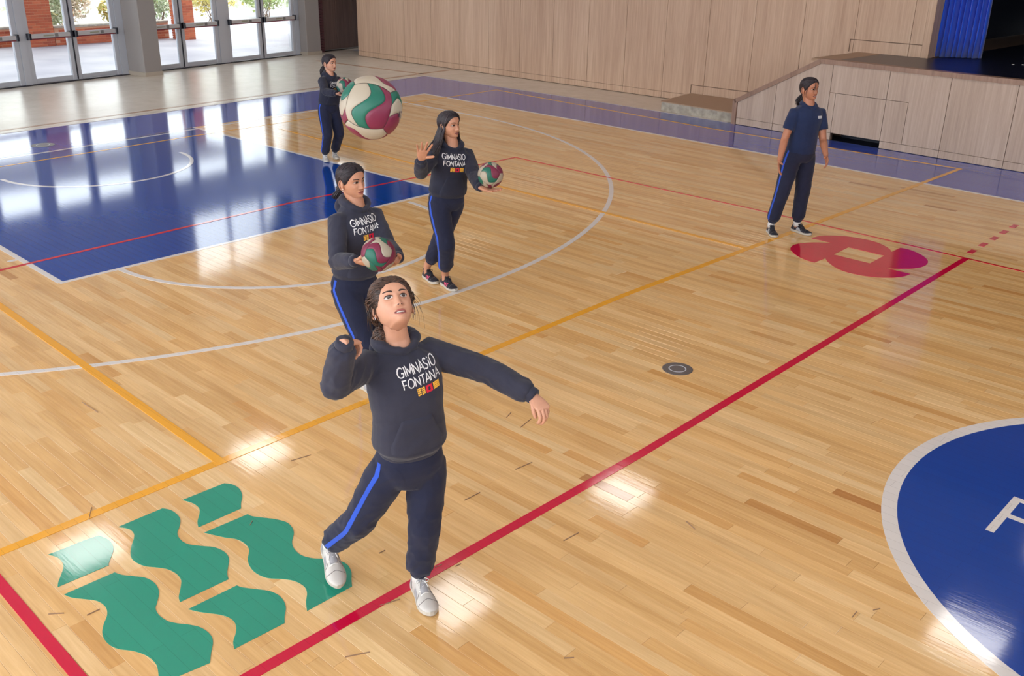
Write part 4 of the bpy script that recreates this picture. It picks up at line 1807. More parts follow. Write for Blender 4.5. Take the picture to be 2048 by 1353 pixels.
def knee_of(hip, ank, L1, L2, pole):
    d = ank - hip
    D = min(d.length, (L1 + L2) * .999)
    x = (L1 * L1 - L2 * L2 + D * D) / (2 * D)
    hgt = math.sqrt(max(0, L1 * L1 - x * x))
    u = d.normalized()
    p = (pole - u * pole.dot(u)).normalized()
    return hip + u * x + p * hgt


def ell_ring(c, A, B, a, b, n=22, e=1.0):
    out = []
    for k in range(n):
        t = 2 * PI * k / n
        x, y = math.cos(t), math.sin(t)
        out.append(c + A * (a * math.copysign(abs(x) ** e, x)) + B * (b * math.copysign(abs(y) ** e, y)))
    return out


def lerpf(fa, fb, t):
    return tuple((a * (1 - t) + b * t).normalized() for a, b in zip(fa, fb))
# ================================================================ volleyball
M_bw = mat('ball_cream', rgb(168, 158, 142), 0.45)
M_bg = mat('ball_green', rgb(16, 98, 82), 0.45)
M_bm = mat('ball_maroon', rgb(116, 32, 64), 0.45)
M_bk = mat('ball_print', rgb(60, 50, 70), 0.5)
M_core = mat('ball_seam', rgb(90, 80, 80), 0.7)
for _m in (M_bw, M_bg, M_bm):
    bump(_m, noise_tex(_m, mapping(_m), 900, 2), 0.15, 0.0006)
R_BALL = 0.104


def volleyball(c, label, eul, r=R_BALL):
    root = empty('volleyball', c, label, 'volleyball')
    root.rotation_euler = eul
    a = MB()
    a.ball((0, 0, 0), r * 0.965, nu=32, nv=20)
    o = a.build('ball_core', M_core, None, True)
    o.parent = root
    faces = [((1, 0, 0), (0, 1, 0), (0, 0, 1)), ((-1, 0, 0), (0, 1, 0), (0, 0, -1)), ((0, 1, 0), (0, 0, 1), (1, 0, 0)), ((0, -1, 0), (0, 0, 1), (-1, 0, 0)), ((0, 0, 1), (1, 0, 0), (0, 1, 0)), ((0, 0, -1), (1, 0, 0), (0, -1, 0))]
    cols = [(M_bm, M_bg, M_bw), (M_bw, M_bg, M_bm), (M_bg, M_bm, M_bw), (M_bw, M_bm, M_bg), (M_bm, M_bw, M_bg), (M_bg, M_bw, M_bm)]

    def sph(n, u, v, p, q, rr):
        # p, q in [-1, 1] over one side of a cube blown up to a sphere
        d = Vector(n) + Vector(u) * math.tan(p * PI / 4) + Vector(v) * math.tan(q * PI / 4)
        return d.normalized() * rr

    def bend(t, p):
        # panel borders swirl in an S
        amp = -0.36 * (1 - abs(t) ** 3)
        return t + amp * math.sin(p * PI)
    for fi, (n, u, v) in enumerate(faces):
        for k in range(3):
            t0, t1 = -1 + 2 * k / 3, -1 + 2 * (k + 1) / 3
            NP, NQ = 22, 8
            rows = []
            for i in range(NP + 1):
                p = -1 + 2 * i / NP
                rows.append([bend(t0 + (t1 - t0) * j / NQ, p) for j in range(NQ + 1)])
            mb = MB()
            vs = []
            for i in range(NP + 1):
                p = -1 + 2 * i / NP
                p = max(-.985, min(.985, p))
                for j in range(NQ + 1):
                    q = rows[i][j]
                    g = 0.012
                    if j == 0:
                        q += g
                    if j == NQ:
                        q -= g
                    edge = (i in (0, NP)) or (j in (0, NQ))
                    vs.append(sph(n, u, v, p, q, r * (0.975 if edge else 1.0)))
            m_ = NQ + 1
            fs = [(i * m_ + j, (i + 1) * m_ + j, (i + 1) * m_ + j + 1, i * m_ + j + 1) for i in range(NP) for j in range(NQ)]
            mb.add(vs, fs)
            o = mb.build('panel', cols[fi][k], None, True)
            o.parent = root
    # small printed mark
    mb = MB()
    for q in range(3):
        pp = [sph((0, 0, -1), (1, 0, 0), (0, -1, 0), .1 + .15 * q + x, z, r * 1.004) for x, z in ((-.045, -.14), (.045, -.14), (.03, .14), (-.03, .14))]
        mb.add(pp, [(0, 1, 2, 3)])
    o = mb.build('ball_print', M_bk, None)
    o.parent = root
    return root


class ChestCast:
    """casts on to the cloth of the chest, past an arm held in front of it"""
    def __init__(s, cloth, torso, lift=.032):
        s.c, s.t, s.l = cloth, torso, lift

    def ray_cast(s, o, d, dist=1.0):
        h = s.t.ray_cast(o, d, dist)
        if h[0] is None:
            return h
        return s.c.ray_cast(h[0] - d * s.l, d, s.l + .06)


# ================================================================ the person builder
RINGS_H = [(.02, .138, .102, 0), (.07, .150, .114, 0), (.12, .163, .127, .004), (.24, .160, .124, .004), (.42, .153, .117, .004), (.60, .158, .118, .008), (.74, .162, .115, .008), (.83, .156, .102, .002), (.89, .124, .078, -.010), (.955, .090, .056, -.016), (.98, .060, .040, -.022)]
RINGS_T = [(-.02, .150, .112, 0), (.05, .152, .114, 0), (.15, .148, .110, .002), (.30, .142, .106, .004), (.48, .140, .105, .006), (.62, .147, .108, .010), (.74, .152, .106, .008), (.83, .150, .094, .002), (.90, .122, .074, -.004), (.95, .080, .060, -.006), (.98, .055, .050, 0)]


def strip_on(bvh, pts, outs, w, n, off=0.0016):
    """ribbon along pts, pressed onto a cloth surface from the outside directions"""
    mb = MB()
    vs = []
    N_ = 4
    k = len(pts)
    for i, (p, o) in enumerate(zip(pts, outs)):
        t = (pts[min(i + 1, k - 1)] - pts[max(i - 1, 0)]).normalized()
        s = t.cross(o).normalized()
        for j in range(N_ + 1):
            q = p + s * (w * (j / N_ - .5))
            hit = bvh.ray_cast(q + o * .30, -o, .30)
            if hit[0] is None:
                nn = bvh.find_nearest(q)
                h = nn[0] + nn[1] * off
            else:
                h = hit[0] + hit[1] * off
            vs.append(h)
    m_ = N_ + 1
    for it in range(5):
        w_ = list(vs)
        for i in range(1, k - 1):
            for j in range(m_):
                q = (vs[(i - 1) * m_ + j] + vs[(i + 1) * m_ + j]) * .25 + vs[i * m_ + j] * .5
                w_[i * m_ + j] = q
        vs = w_
    for i in range(len(vs)):
        nn = bvh.find_nearest(vs[i])
        vs[i] = nn[0] + nn[1] * off
    fs = [(i * m_ + j, i * m_ + j + 1, (i + 1) * m_ + j + 1, (i + 1) * m_ + j) for i in range(k - 1) for j in range(N_)]
    mb.add(vs, fs)
    return mb


def project_poly(bvh, T, poly, fwd, off, mb, sub=1):
    """poly in a local plane (x, z); T maps to world; pressed on along -fwd"""
    v = []
    for p in poly:
        w = T(p[0], p[1])
        hit = bvh.ray_cast(w + fwd * .25, -fwd, .5)
        if hit[0] is None:
            return
        v.append(hit[0] + hit[1] * off)
    # skip folded-over patches
    mb.add(v, [tuple(range(len(v)))])


def densify(st, step):
    out = [st[0]]
    for a, b in zip(st[:-1], st[1:]):
        L = math.hypot(b[0] - a[0], b[1] - a[1])
        n = max(1, int(L / step))
        for i in range(1, n + 1):
            out.append((a[0] + (b[0] - a[0]) * i / n, a[1] + (b[1] - a[1]) * i / n))
    return out


def shirt_print(bvh, C, L, U, Fw, k, parent, roll=0.0, dx=0.0, dz=0.0):
    """two words and a small coloured emblem on the chest; reads left to right for someone facing the wearer"""
    cr, sr = math.cos(math.radians(roll)), math.sin(math.radians(roll))

    def T(x, z):
        X = x * cr - z * sr
        Z = x * sr + z * cr
        return C + L * ((X + dx) * k) + U * ((Z + dz) * k)
    H = .0355
    xs_ = .74
    for word, z0, x0 in (('GIMNASIO', .029, 0), ('FONTANA', -.0185, .004)):
        strokes, W_ = word_strokes(word)
        mb = MB()
        w0 = W_ * H * xs_ if word == 'FONTANA' else W_ * H * xs_
        for letter in strokes:
            for st in letter:
                pts = [((a * H * xs_) - w0 / 2 + x0, z0 + b * H) for a, b in st]
                for q in ribbon2(densify(pts, .010), .0043):
                    project_poly(bvh, T, q, Fw, .0012, mb)
        if mb.v:
            mb.build('print_lettering', M_printw, parent)
    # emblem
    T0 = T
    T = lambda x, z: T0(.022 + (x - .028) * .85, -.060 + (z + .0555) * .78)
    y_ = MB()
    zb = -.0555
    for cx in (-.022, .000):
        for r_ in range(4):
            z = zb + .0105 * r_
            for i in range(4):
                a0, a1 = cx - .009 + i * .0045, cx - .009 + (i + 1) * .0045
                wv = lambda a: .0018 * math.sin((a - cx) * 420)
                project_poly(bvh, T, [(a0, z + wv(a0)), (a1, z + wv(a1)), (a1, z + wv(a1) + .0072), (a0, z + wv(a0) + .0072)], Fw, .0012, y_)
    y_.build('print_emblem', M_printy, parent)['kind'] = 'stuff'
    y_ = MB()
    for i in range(6):
        x = .056 + i * .0065
        project_poly(bvh, T, [(x, zb + .001), (x + .0045, zb + .001), (x + .0045, zb + .039), (x, zb + .039)], Fw, .0011, y_)
    for r_ in range(4):
        z = zb + .001 + .0105 * r_
        for i in range(4):
            x = .056 + i * .0092
            project_poly(bvh, T, [(x, z), (x + .0092, z), (x + .0092, z + .0055), (x, z + .0055)], Fw, .0012, y_)
    y_.build('print_emblem', M_printy, parent)['kind'] = 'stuff'
    r_ = MB()
    for (x0, z0, x1, z1) in ((.014, -.0565, .050, -.0455), (.014, -.0275, .050, -.0165), (.014, -.0455, .026, -.0275), (.038, -.0455, .050, -.0275)):
        n = 3
        for i in range(n):
            a0, a1 = x0 + (x1 - x0) * i / n, x0 + (x1 - x0) * (i + 1) / n
            project_poly(bvh, T, [(a0, z0), (a1, z0), (a1, z1), (a0, z1)], Fw, .0012, r_)
    r_.build('print_emblem_red', M_printr, parent)


def almond(cx, cz, w, h, n=20, tilt=0.0):
    """eye outline, outer corner slightly higher"""
    out = []
    for i in range(n):
        a = 2 * PI * i / n
        x = math.cos(a) * w / 2
        z = math.sin(a) * h / 2 * (abs(math.sin(a)) ** .25 if math.sin(a) else 1)
        z *= 1.15 if z > 0 else .85
        out.append((cx + x, cz + z + tilt * x))
    return out


def fan(mb, bvh, T3, ring, fwd, off, dome=0.0):
    c = (sum(p[0] for p in ring) / len(ring), sum(p[1] for p in ring) / len(ring))
    R_ = []
    for f_ in (1.0, .66, .33):
        for p in ring:
            q = (c[0] + (p[0] - c[0]) * f_, c[1] + (p[1] - c[1]) * f_)
            w = T3(q[0], .2, q[1])
            hit = bvh.ray_cast(w, -fwd, .4)
            if hit[0] is None:
                return
            R_.append(hit[0] + fwd * (off + dome * (1 - f_ ** 2)))
    n = len(ring)
    w = T3(c[0], .2, c[1])
    hit = bvh.ray_cast(w, -fwd, .4)
    R_.append(hit[0] + fwd * (off + dome))
    fs = []
    for r_ in range(2):
        for i in range(n):
            fs.append((r_ * n + i, r_ * n + (i + 1) % n, (r_ + 1) * n + (i + 1) % n, (r_ + 1) * n + i))
    for i in range(n):
        fs.append((2 * n + i, 2 * n + (i + 1) % n, 3 * n))
    mb.add(R_, fs)


def face_parts(fig, T, s, fwd, bvh, o, root):
    T3 = lambda x, y, z: T(x * s, y * s, z * s)
    gx, gz = o.get('gaze', (0, 0))
    op = o.get('mouth', 0)
    for sd in (-1, 1):
        cx, cz = sd * .0305, .0005
        al = almond(cx, cz, .0325, .0132 * o.get('open', 1.0), tilt=.06 * sd)
        e = MB()
        fan(e, bvh, T3, al, fwd, .0010, .0030)
        eye = e.build('eye', M_eyew, root, True)
        if not e.v:
            continue
        ir = [(cx + gx + math.cos(2 * PI * i / 20) * .0078, max(cz - .0056 * o.get('open', 1.0), min(cz + .0070 * o.get('open', 1.0), cz + gz + math.sin(2 * PI * i / 20) * .0078))) for i in range(20)]
        e = MB()
        fan(e, bvh, T3, ir, fwd, .0042, .0008)
        e.build('iris', M_iris, eye, True)
        ir = [(cx + gx + math.cos(2 * PI * i / 14) * .0034, cz + gz + math.sin(2 * PI * i / 14) * .0030) for i in range(14)]
        e = MB()
        fan(e, bvh, T3, ir, fwd, .0051, .0003)
        e.build('pupil', M_pupil, eye, True)
        # lids and lashes
        up = [p for p in al if p[1] >= cz + .06 * sd * (p[0] - cx) - 1e-6]
        up.sort()
        lo = [p for p in al if p[1] <= cz + .06 * sd * (p[0] - cx) + 1e-6]
        lo.sort()
        for pts, r_, m_, nm, dz in ((up, .0018, M_lash, 'lash_line', .0003), (up, .0016, fig.skin, 'upper_eyelid', .0034), (lo, .0011, fig.skin, 'lower_eyelid', -.0016)):
            ww = []
            for p in pts:
                hit = bvh.ray_cast(T3(p[0], .2, p[1] + dz), -fwd, .4)
                if hit[0] is not None:
                    ww.append(hit[0] + fwd * .0034)
            if len(ww) > 2:
                e = MB()
                e.tube(ww, [r_ * s * (.45 + .55 * math.sin(PI * i / (len(ww) - 1))) for i in range(len(ww))], 6)
                e.build(nm, m_, eye, True)
        # eyebrow: tapered patch
        e = MB()
        ring = []
        n = 10
        lift = o.get('brow', 0)
        for i in range(n + 1):
            t = i / n
            x = sd * (.0125 + .037 * t)
            z = .0185 + lift + .0050 * math.sin(t * PI * .72)
            ring.append((x, z + .0046 * (1 - .5 * t) * min(1, .35 + 5 * t)))
        for i in range(n, -1, -1):
            t = i / n
            x = sd * (.0125 + .037 * t)
            z = .0185 + lift + .0050 * math.sin(t * PI * .72)
            ring.append((x, z - .0046 * (1 - .7 * t) * min(1, .35 + 5 * t)))
        v = []
        for p in ring:
            hit = bvh.ray_cast(T3(p[0], .2, p[1]), -fwd, .4)
            if hit[0] is not None:
                v.append(hit[0] + fwd * .0011)
        if len(v) == len(ring):
            m_ = n + 1
            e.add(v, [(i, i + 1, 2 * m_ - 2 - i, 2 * m_ - 1 - i) for i in range(n)])
            e.build('eyebrow', M_brow, root)
        # nostril
        e = MB()
        ring = [(sd * .0066 + .0036 * math.cos(a), -.0430 + .0021 * math.sin(a)) for a in [2 * PI * i / 10 for i in range(10)]]
        fan(e, bvh, T3, ring, fwd, .0004)
        if e.v:
            e.build('nostril', M_mouth, root)
    # lips
    W = .0250
    n = 16

    def lip(top):
        a, b = [], []
        for i in range(n + 1):
            x = -W + 2 * W * i / n
            q = max(0.0, 1 - (x / W) ** 2)
            if top:
                zt = -.0655 + .0092 * q ** .8 - .0016 * math.exp(-(x / .0045) ** 2)
                zb = -.0655 + .0012 * q
            else:
                zt = -.0662 - op * q
                zb = -.0662 - op * q - .0100 * q ** .7
            a.append((x, zt))
            b.append((x, zb))
        return a, b
    for top in (True, False):
        a, b = lip(top)
        e = MB()
        v = []
        ok = True
        for f_, of in ((0, .0006), (.35, .0020), (.7, .0020), (1, .0006)):
            for p, q in zip(a, b):
                x, z = p[0], p[1] * (1 - f_) + q[1] * f_
                hit = bvh.ray_cast(T3(x, .2, z), -fwd, .4)
                if hit[0] is None:
                    ok = False
                    break
                v.append(hit[0] + fwd * of)
        if ok:
            m_ = n + 1
            e.add(v, [(r_ * m_ + i, r_ * m_ + i + 1, (r_ + 1) * m_ + i + 1, (r_ + 1) * m_ + i) for r_ in range(3) for i in range(n)])
            e.build('upper_lip' if top else 'lower_lip', fig.lip, root, True)
    ring = []
    a, _ = lip(False)
    _, b = lip(True)
    ring = b + a[::-1][1:-1]
    e = MB()
    fan(e, bvh, T3, ring, fwd, .0007)
    if e.v:
        mo = e.build('mouth_opening', M_mouth, root)
        if op > .002:
            ring = [(x * .62, z * .5 + .5 * (-.0655)) for x, z in b] + [(x * .62, -.0668 - op * .35) for x, z in b[::-1]]
            e = MB()
            fan(e, bvh, T3, ring, fwd, .0010)
            if e.v:
                e.build('teeth', M_teeth, mo)


def make_person(o):
    fg = Fig(o['P'], o['label'], o['stature'], None, None)
    fg.skin = SKIN[o['skin']]
    fg.lip = M_lip[0 if o['skin'] == 0 else 1]
    k = fg.k
    root = fg.root
    J = fg.J
    Pc = J(*o['pelvis'])
    Nb = J(*o['neck'])
    Fh = fg.frame(o['yaw_h'])
    Fc = fg.frame(o['yaw_c'], 0, o.get('roll_c', 0))
    sp = (Nb - Pc)
    TL = sp.length
    mid = Pc + sp * .5 + Fc[1] * o.get('arch', .015)

    def spine(t):
        if t < 0:
            return Pc + (mid - Pc).normalized() * (t * TL)
        return Pc * (1 - t) ** 2 + (mid * 2 - (Pc + Nb) * .5) * (2 * t * (1 - t)) + Nb * t * t

    def sframe(t):
        tt = max(0, min(1, t))
        u = (spine(t + .03) - spine(t - .03)).normalized()
        l = (Fh[0] * (1 - tt) + Fc[0] * tt).normalized()
        l = (l - u * l.dot(u)).normalized()
        f = l.cross(u).normalized()
        return l, f, u
    # ---- limbs
    l1, f1, u1 = sframe(.84)
    sh_w = .145 * k
    c84 = spine(.822)
    arms = {}
    info = []
    for sd, key in ((-1, 'R'), (1, 'L')):
        a = o['arm' + key]
        S_ = c84 + l1 * (sd * sh_w) + u1 * a.get('lift', -.014) + f1 * a.get('fwd', 0)
        E_ = fg.on_sphere(a['elbow'][0], a['elbow'][1], S_, .262 * k, a['elbow'][2])
        W_ = fg.on_sphere(a['wrist'][0], a['wrist'][1], E_, .228 * k, a['wrist'][2])
        if 'wd' in a:
            W_ = CAM + ray(a['wrist'][0], a['wrist'][1]) * a['wd']
            lim = (.262 + .228) * k * .985
            if (W_ - S_).length > lim:
                W_ = S_ + (W_ - S_).normalized() * lim
            dm = ((S_ + W_) * .5 - CAM).dot(Vector(RM[2]))
            E0 = CAM + ray(a['elbow'][0], a['elbow'][1]) * (dm + a.get('ed', 0))
            E_ = knee_of(S_, W_, .262 * k, .228 * k, E0 - (S_ + W_) * .5)
        Hh_ = CAM + ray(a['hand'][0], a['hand'][1]) * a['hd'] if 'hd' in a else fg.on_sphere(a['hand'][0], a['hand'][1], W_, .10 * k, a['hand'][2])
        arms[key] = (S_, E_, W_, (Hh_ - W_).normalized())
    l0, f0_, u0 = sframe(0)
    legs = {}
    for sd, key in ((-1, 'R'), (1, 'L')):
        g = o['leg' + key]
        heel = F(*g['heel'])
        toe = F(*g['toe'])
        if (toe - heel).length < .01:
            toe = heel + f0_ * .2
        up = Vector((0, 0, 1))
        d = (toe - heel).normalized()
        upf = (up - d * up.dot(d)).normalized()
        if 'len' in g:
            toe = heel + d * g['len']
        ank = heel + d * .055 * k + upf * .085 * k
        hip = Pc + l0 * (sd * .080 * k) - u0 * .01
        pole = f0_ * g.get('pole', 1.0) + l0 * (sd * g.get('pout', .15))
        lk = k * g.get('lk', o.get('leg_k', 1.0))
        K_ = knee_of(hip, ank, .392 * lk, .372 * lk, pole)
        legs[key] = (hip, K_, ank, heel, d, upf)
        info.append((key, round((hip - ank).length / (.764 * lk), 2)))

    # ---- head
    hs = o.get('hs', .97) * k ** .4
    HL_, HF, HU = fg.frame(o['hyaw'], o['hpitch'], o.get('hroll', 0))
    Hc = J(*o['head'])

    def T(x, y, z):
        return Hc + HL_ * x + HF * y + HU * z
    hv, hf = head_grid(T, hs, o)
    hm = MB()
    hm.add(hv, hf)
    hbvh = bvh_of(hm.mesh('tmp'))

    # ---- skin
    b = MB()
    nb0 = Nb - u1 * .06
    ntop = T(0, -.022, -.055)
    b.tube([nb0, Nb + (ntop - Nb) * .15, Nb + (ntop - Nb) * .6, ntop, T(0, -.012, -.025)], [.064 * k, .053 * k, .049 * k, .050 * k, .046 * k], 20)
    rg = []
    for t, hw, hd, fs_ in ((-.12, .10, .085, 0), (0, .128, .092, 0), (.2, .118, .084, 0), (.45, .112, .082, 0), (.7, .122, .086, 0), (.85, .115, .07, 0), (.95, .07, .055, 0)):
        l, f, u = sframe(t)
        rg.append(ell_ring(spine(t) + f * fs_, l, f, hw * k, hd * k, 20))
    b.rings(rg)
    fingers = MB()
    for sd, key in ((-1, 'R'), (1, 'L')):
        S_, E_, W_, Hd = arms[key]
        a = o['arm' + key]
        b.tube([S_, (S_ + E_) / 2, E_, E_ * .7 + W_ * .3, E_ * .35 + W_ * .65, W_], [.046 * k, .042 * k, .035 * k, .037 * k, .029 * k, .0235 * k], 16)
        b.ball(E_, .036 * k, nu=12, nv=8)
        pn = a['palm']
        N_ = (fg.rt * pn[0] + Vector((0, 0, 1)) * pn[1] + fg.h * pn[2]).normalized()
        pg, fing = hand_geo(W_, Hd, N_, k * .98 * o.get('hsz', 1.0), a['curl'], a.get('spread', 5), 1 if key == 'R' else -1, a.get('tcurl', 20), a.get('tout', .8))
        b.add(pg.v, pg.f)
        fingers.add(fing.v, fing.f)
        hip, K_, ank, heel, d, upf = legs[key]
        b.tube([hip, (hip + K_) / 2, K_, K_ * .6 + ank * .4, ank + upf * .03, heel + d * .06 * k + upf * .045 * k], [.075 * k, .068 * k, .050 * k, .050 * k, .033 * k, .032 * k], 14)
    vx = o['vox']
    bme = baked(b, 'person_body', vx, 3)
    # join head, ears and fingers to the body skin
    V = [tuple(v.co) for v in bme.vertices]
    Fs = [tuple(p.vertices) for p in bme.polygons]
    bpy.data.meshes.remove(bme)
    allm = MB()
    allm.add(V, Fs)
    allm.add(hv, hf)
    for sd in (-1, 1):
        e = ear_geo(T, hs, sd)
        allm.add(e.v, e.f)
    allm.add(fingers.v, fingers.f)
    body = allm.build('body', fg.skin, root, True)

    # ---- upper garment
    gm = o['gmat']
    tee = o.get('tee', False)
    g = MB()
    rg = []
    hem = o.get('hem', .06)
    for t, hw, hd, fs_ in (RINGS_T if tee else RINGS_H):
        if not tee and t < .4:
            t = hem + (t - .02) * (.4 - hem) / .38
        l, f, u = sframe(t)
        wf = o.get('bulk', 1.0)
        rg.append(ell_ring(spine(t) + f * fs_ * k, l, f, hw * k * wf, hd * k * wf, 26, .92))
    g.rings(rg)
    torso_b = bvh_of(g.mesh('tmp'))
    segs = [(spine(.05), spine(.9), .16)]
    joints = [(spine(.12), .12), (c84 - l1 * .12, .09), (c84 + l1 * .12, .09)]
    arms_fwd = {q: o['arm' + q].get('fwd', 0) for q in 'RL'}
    for sd, key in ((-1, 'R'), (1, 'L')):
        S_, E_, W_, Hd = arms[key]
        inn = c84 + l1 * (sd * .08 * k) - u1 * .01 + f1 * min(0, arms_fwd[key]) * .7
        if tee:
            Q = S_ + (E_ - S_) * .62
            g.tube([inn, S_, (S_ + Q) / 2, Q], [.056 * k, .058 * k, .060 * k, .060 * k], 18)
            segs.append((S_, Q, .07))
        else:
            pts = [inn, S_, S_ * .6 + E_ * .4, S_ * .2 + E_ * .8, E_, E_ * .8 + W_ * .2, E_ * .45 + W_ * .55, E_ * .2 + W_ * .8, E_ * .08 + W_ * .92]
            g.tube(pts, [x * k * o.get('sleeve', 1) for x in (.060, .066, .061, .057, .055, .055, .052, .050, .038)], 20)
            g.ball(E_, .054 * k, nu=14, nv=10)
            segs += [(S_, E_, .065), (E_, W_, .06)]
            joints += [(E_, .10), (E_ * .15 + W_ * .85, .06)]
        g.ball(S_ - u1 * .010, .055 * k, nu=16, nv=10)
        g.tube([spine(.90) + l1 * sd * .03 * k - f1 * .012, (spine(.88) * .5 + S_ * .5) - u1 * .004 * k, S_ - u1 * .012 * k], [.044 * k, .050 * k, .050 * k], 16)
    if not tee:
        # the hood: collar roll that dips to a V in front, pouch behind
        pts, rad = [], []
        for i in range(25):
            a = 2 * PI * i / 24
            ca, sa = math.cos(a), math.sin(a)
            p = Nb + l1 * (.081 * k * sa) + f1 * ((.074 * ca - .006) * k) + u1 * ((-.036 * max(0, ca) ** 1.8 + .022 * max(0, -ca) - .002) * k)
            pts.append(p)
            rad.append((.012 + .014 * (1 - ca) / 2 + .005 * abs(sa)) * k)
        g.tube(pts, rad, 12, cap=True)
        g.ball(Nb - f1 * .085 * k - u1 * .035 * k, (.100 * k, .040 * k, .070 * k), nu=18, nv=12, ax=(l1, f1, u1))
        joints.append((Nb, .12))
    else:
        pts, rad = [], []
        for i in range(25):
            a = 2 * PI * i / 24
            ca, sa = math.cos(a), math.sin(a)
            p = Nb + l1 * (.060 * k * sa) + f1 * ((.056 * ca - .004) * k) + u1 * ((-.042 * max(0, ca) ** 2 + .014 * max(0, -ca) - .006) * k)
            pts.append(p)
            rad.append(.0105 * k)
        g.tube(pts, rad, 10)
    disp = fold_disp([(tuple(a), tuple(b_), w) for a, b_, w in segs], o.get('amp', .0065) * (.8 if tee else 1), 14, o.get('seed', 1.0), [(tuple(p), r_) for p, r_ in joints])
    gme = baked(g, 'hoodie', vx + .0015, 5, disp)
    gname = 'polo_shirt' if tee else 'hoodie'
    hood = link(gname, gme, gm, root, True)
    gb = ChestCast(bvh_of(gme), torso_b, o.get('cast', .034))
    # ribbed cuffs and waistband
    if not tee:
        for key in 'RL':
            S_, E_, W_, Hd = arms[key]
            c = MB()
            ax = (W_ - E_).normalized()
            p0, p1 = E_ * .10 + W_ * .90, W_ + ax * .012
            c.tube([p0, p0.lerp(p1, .12), p0.lerp(p1, .88), p1], [.033 * k, .0365 * k, .0345 * k, .030 * k], 28)
            c.build('ribbed_cuff', gm, hood, True)
        c = MB()
        rg = []
        for t, sc in ((-.038, .90), (-.033, .925), (.0, .94), (.030, .93), (.036, .90)):
            t += hem + .0
            l, f, u = sframe(t)
            rg.append(ell_ring(spine(t), l, f, .145 * k * sc * o.get('bulk', 1.0), .107 * k * sc * o.get('bulk', 1.0), 60, .92))
        c.rings(rg)
        c.build('ribbed_waistband', gm, hood, True)
        # kangaroo pocket
        lp, fp, up_ = sframe(.25 + hem)
        Cp = spine(.25 + hem * .8)
        pk = MB()
        nx, nz = 22, 14
        vs, ok = [], True
        for j in range(nz + 1):
            z = (-.085 + .165 * j / nz) * k
            for i in range(nx + 1):
                tz = j / nz
                hw = .118 - .052 * max(0, (tz - .22) / .78)
                x = hw * k * (-1 + 2 * i / nx)
                w = Cp + lp * x + up_ * z
                hit = gb.ray_cast(w + fp * .25, -fp, .5)
                if hit[0] is None:
                    ok = False
                    break
                e = min(i, nx - i, j + 3, nz - j)
                vs.append(hit[0] + hit[1] * (.0075 if e > 1 else (.006 if e == 1 else -.002)))
            if not ok:
                break
        if ok:
            m_ = nx + 1
            pk.add(vs, [(j * m_ + i, j * m_ + i + 1, (j + 1) * m_ + i + 1, (j + 1) * m_ + i) for j in range(nz) for i in range(nx)])
            pk.build('front_pocket', gm, hood, True)
        pr = o.get('print', {})
        lq, fq, uq = sframe(.62)
        shirt_print(gb, spine(.60) + uq * pr.get('dz', .035) * k, lq, uq, fq, k * pr.get('size', 1.0), hood, pr.get('roll', 0), pr.get('dx', 0))
    else:
        lq, fq, uq = sframe(.70)
        C = spine(.70)
        bd = MB()
        TT = lambda x, z: C + lq * (x * k) + uq * (z * k)
        for i in range(5):
            project_poly(gb, TT, [(.050 + .010 * i, .010), (.060 + .010 * i, .010), (.060 + .010 * i, .032), (.050 + .010 * i, .032)], fq, .0015, bd)
        bd.build('chest_badge', M_printw, hood)
        bd = MB()
        for i in range(4):
            project_poly(gb, TT, [(.056 + .010 * i, .016), (.063 + .010 * i, .016), (.063 + .010 * i, .019), (.056 + .010 * i, .019)], fq, .0021, bd)
            project_poly(gb, TT, [(.056 + .010 * i, .023), (.063 + .010 * i, .023), (.063 + .010 * i, .026), (.056 + .010 * i, .026)], fq, .0021, bd)
        bd.build('badge_lettering', M_tee, hood)
        # placket
        pl = MB()
        ll, fl, ul = sframe(.85)
        C2 = spine(.80)
        T2 = lambda x, z: C2 + ll * (x * k) + ul * (z * k)
        for i in range(8):
            z = .07 - .016 * i
            project_poly(gb, T2, [(-.012, z - .016), (.012, z - .016), (.012, z), (-.012, z)], fl, .003, pl)
        pl.build('placket', gm, hood)
        # collar flaps
        cl = MB()
        for sd in (-1, 1):
            pts = []
            for i in range(9):
                a = math.radians(8 + 165 * i / 8) * sd
                ca, sa = math.cos(a), math.sin(a)
                base = Nb + l1 * (.058 * k * sa) + f1 * ((.056 * ca - .004) * k) + u1 * ((-.040 * max(0, ca) ** 2 + .016 * max(0, -ca) + .006) * k)
                outv = (l1 * sa + f1 * ca).normalized()
                pts.append((base, base + outv * .030 * k - u1 * .026 * k))
            v = []
            for p, q in pts:
                v += [p, (p + q) / 2 + u1 * .006, q, q - (p - q).normalized() * 0 - u1 * .003]
            f_ = [(i * 4 + j, (i + 1) * 4 + j, (i + 1) * 4 + j + 1, i * 4 + j + 1) for i in range(8) for j in range(3)]
            cl.add(v, f_)
        co = cl.build('collar', gm, hood, True)
        sm = co.modifiers.new('s', 'SOLIDIFY')
        sm.thickness = .004

    # ---- trousers
    t_ = MB()
    rg = []
    for t, hw, hd in ((-.17, .100, .095), (-.10, .144, .106), (0, .156, .116), (.07, .148, .112), (.14, .130, .100)):
        l, f, u = sframe(t)
        rg.append(ell_ring(spine(t), l, f, hw * k, hd * k, 26, .92))
    t_.rings(rg)
    segs, joints = [], [(Pc - u0 * .08, .12)]
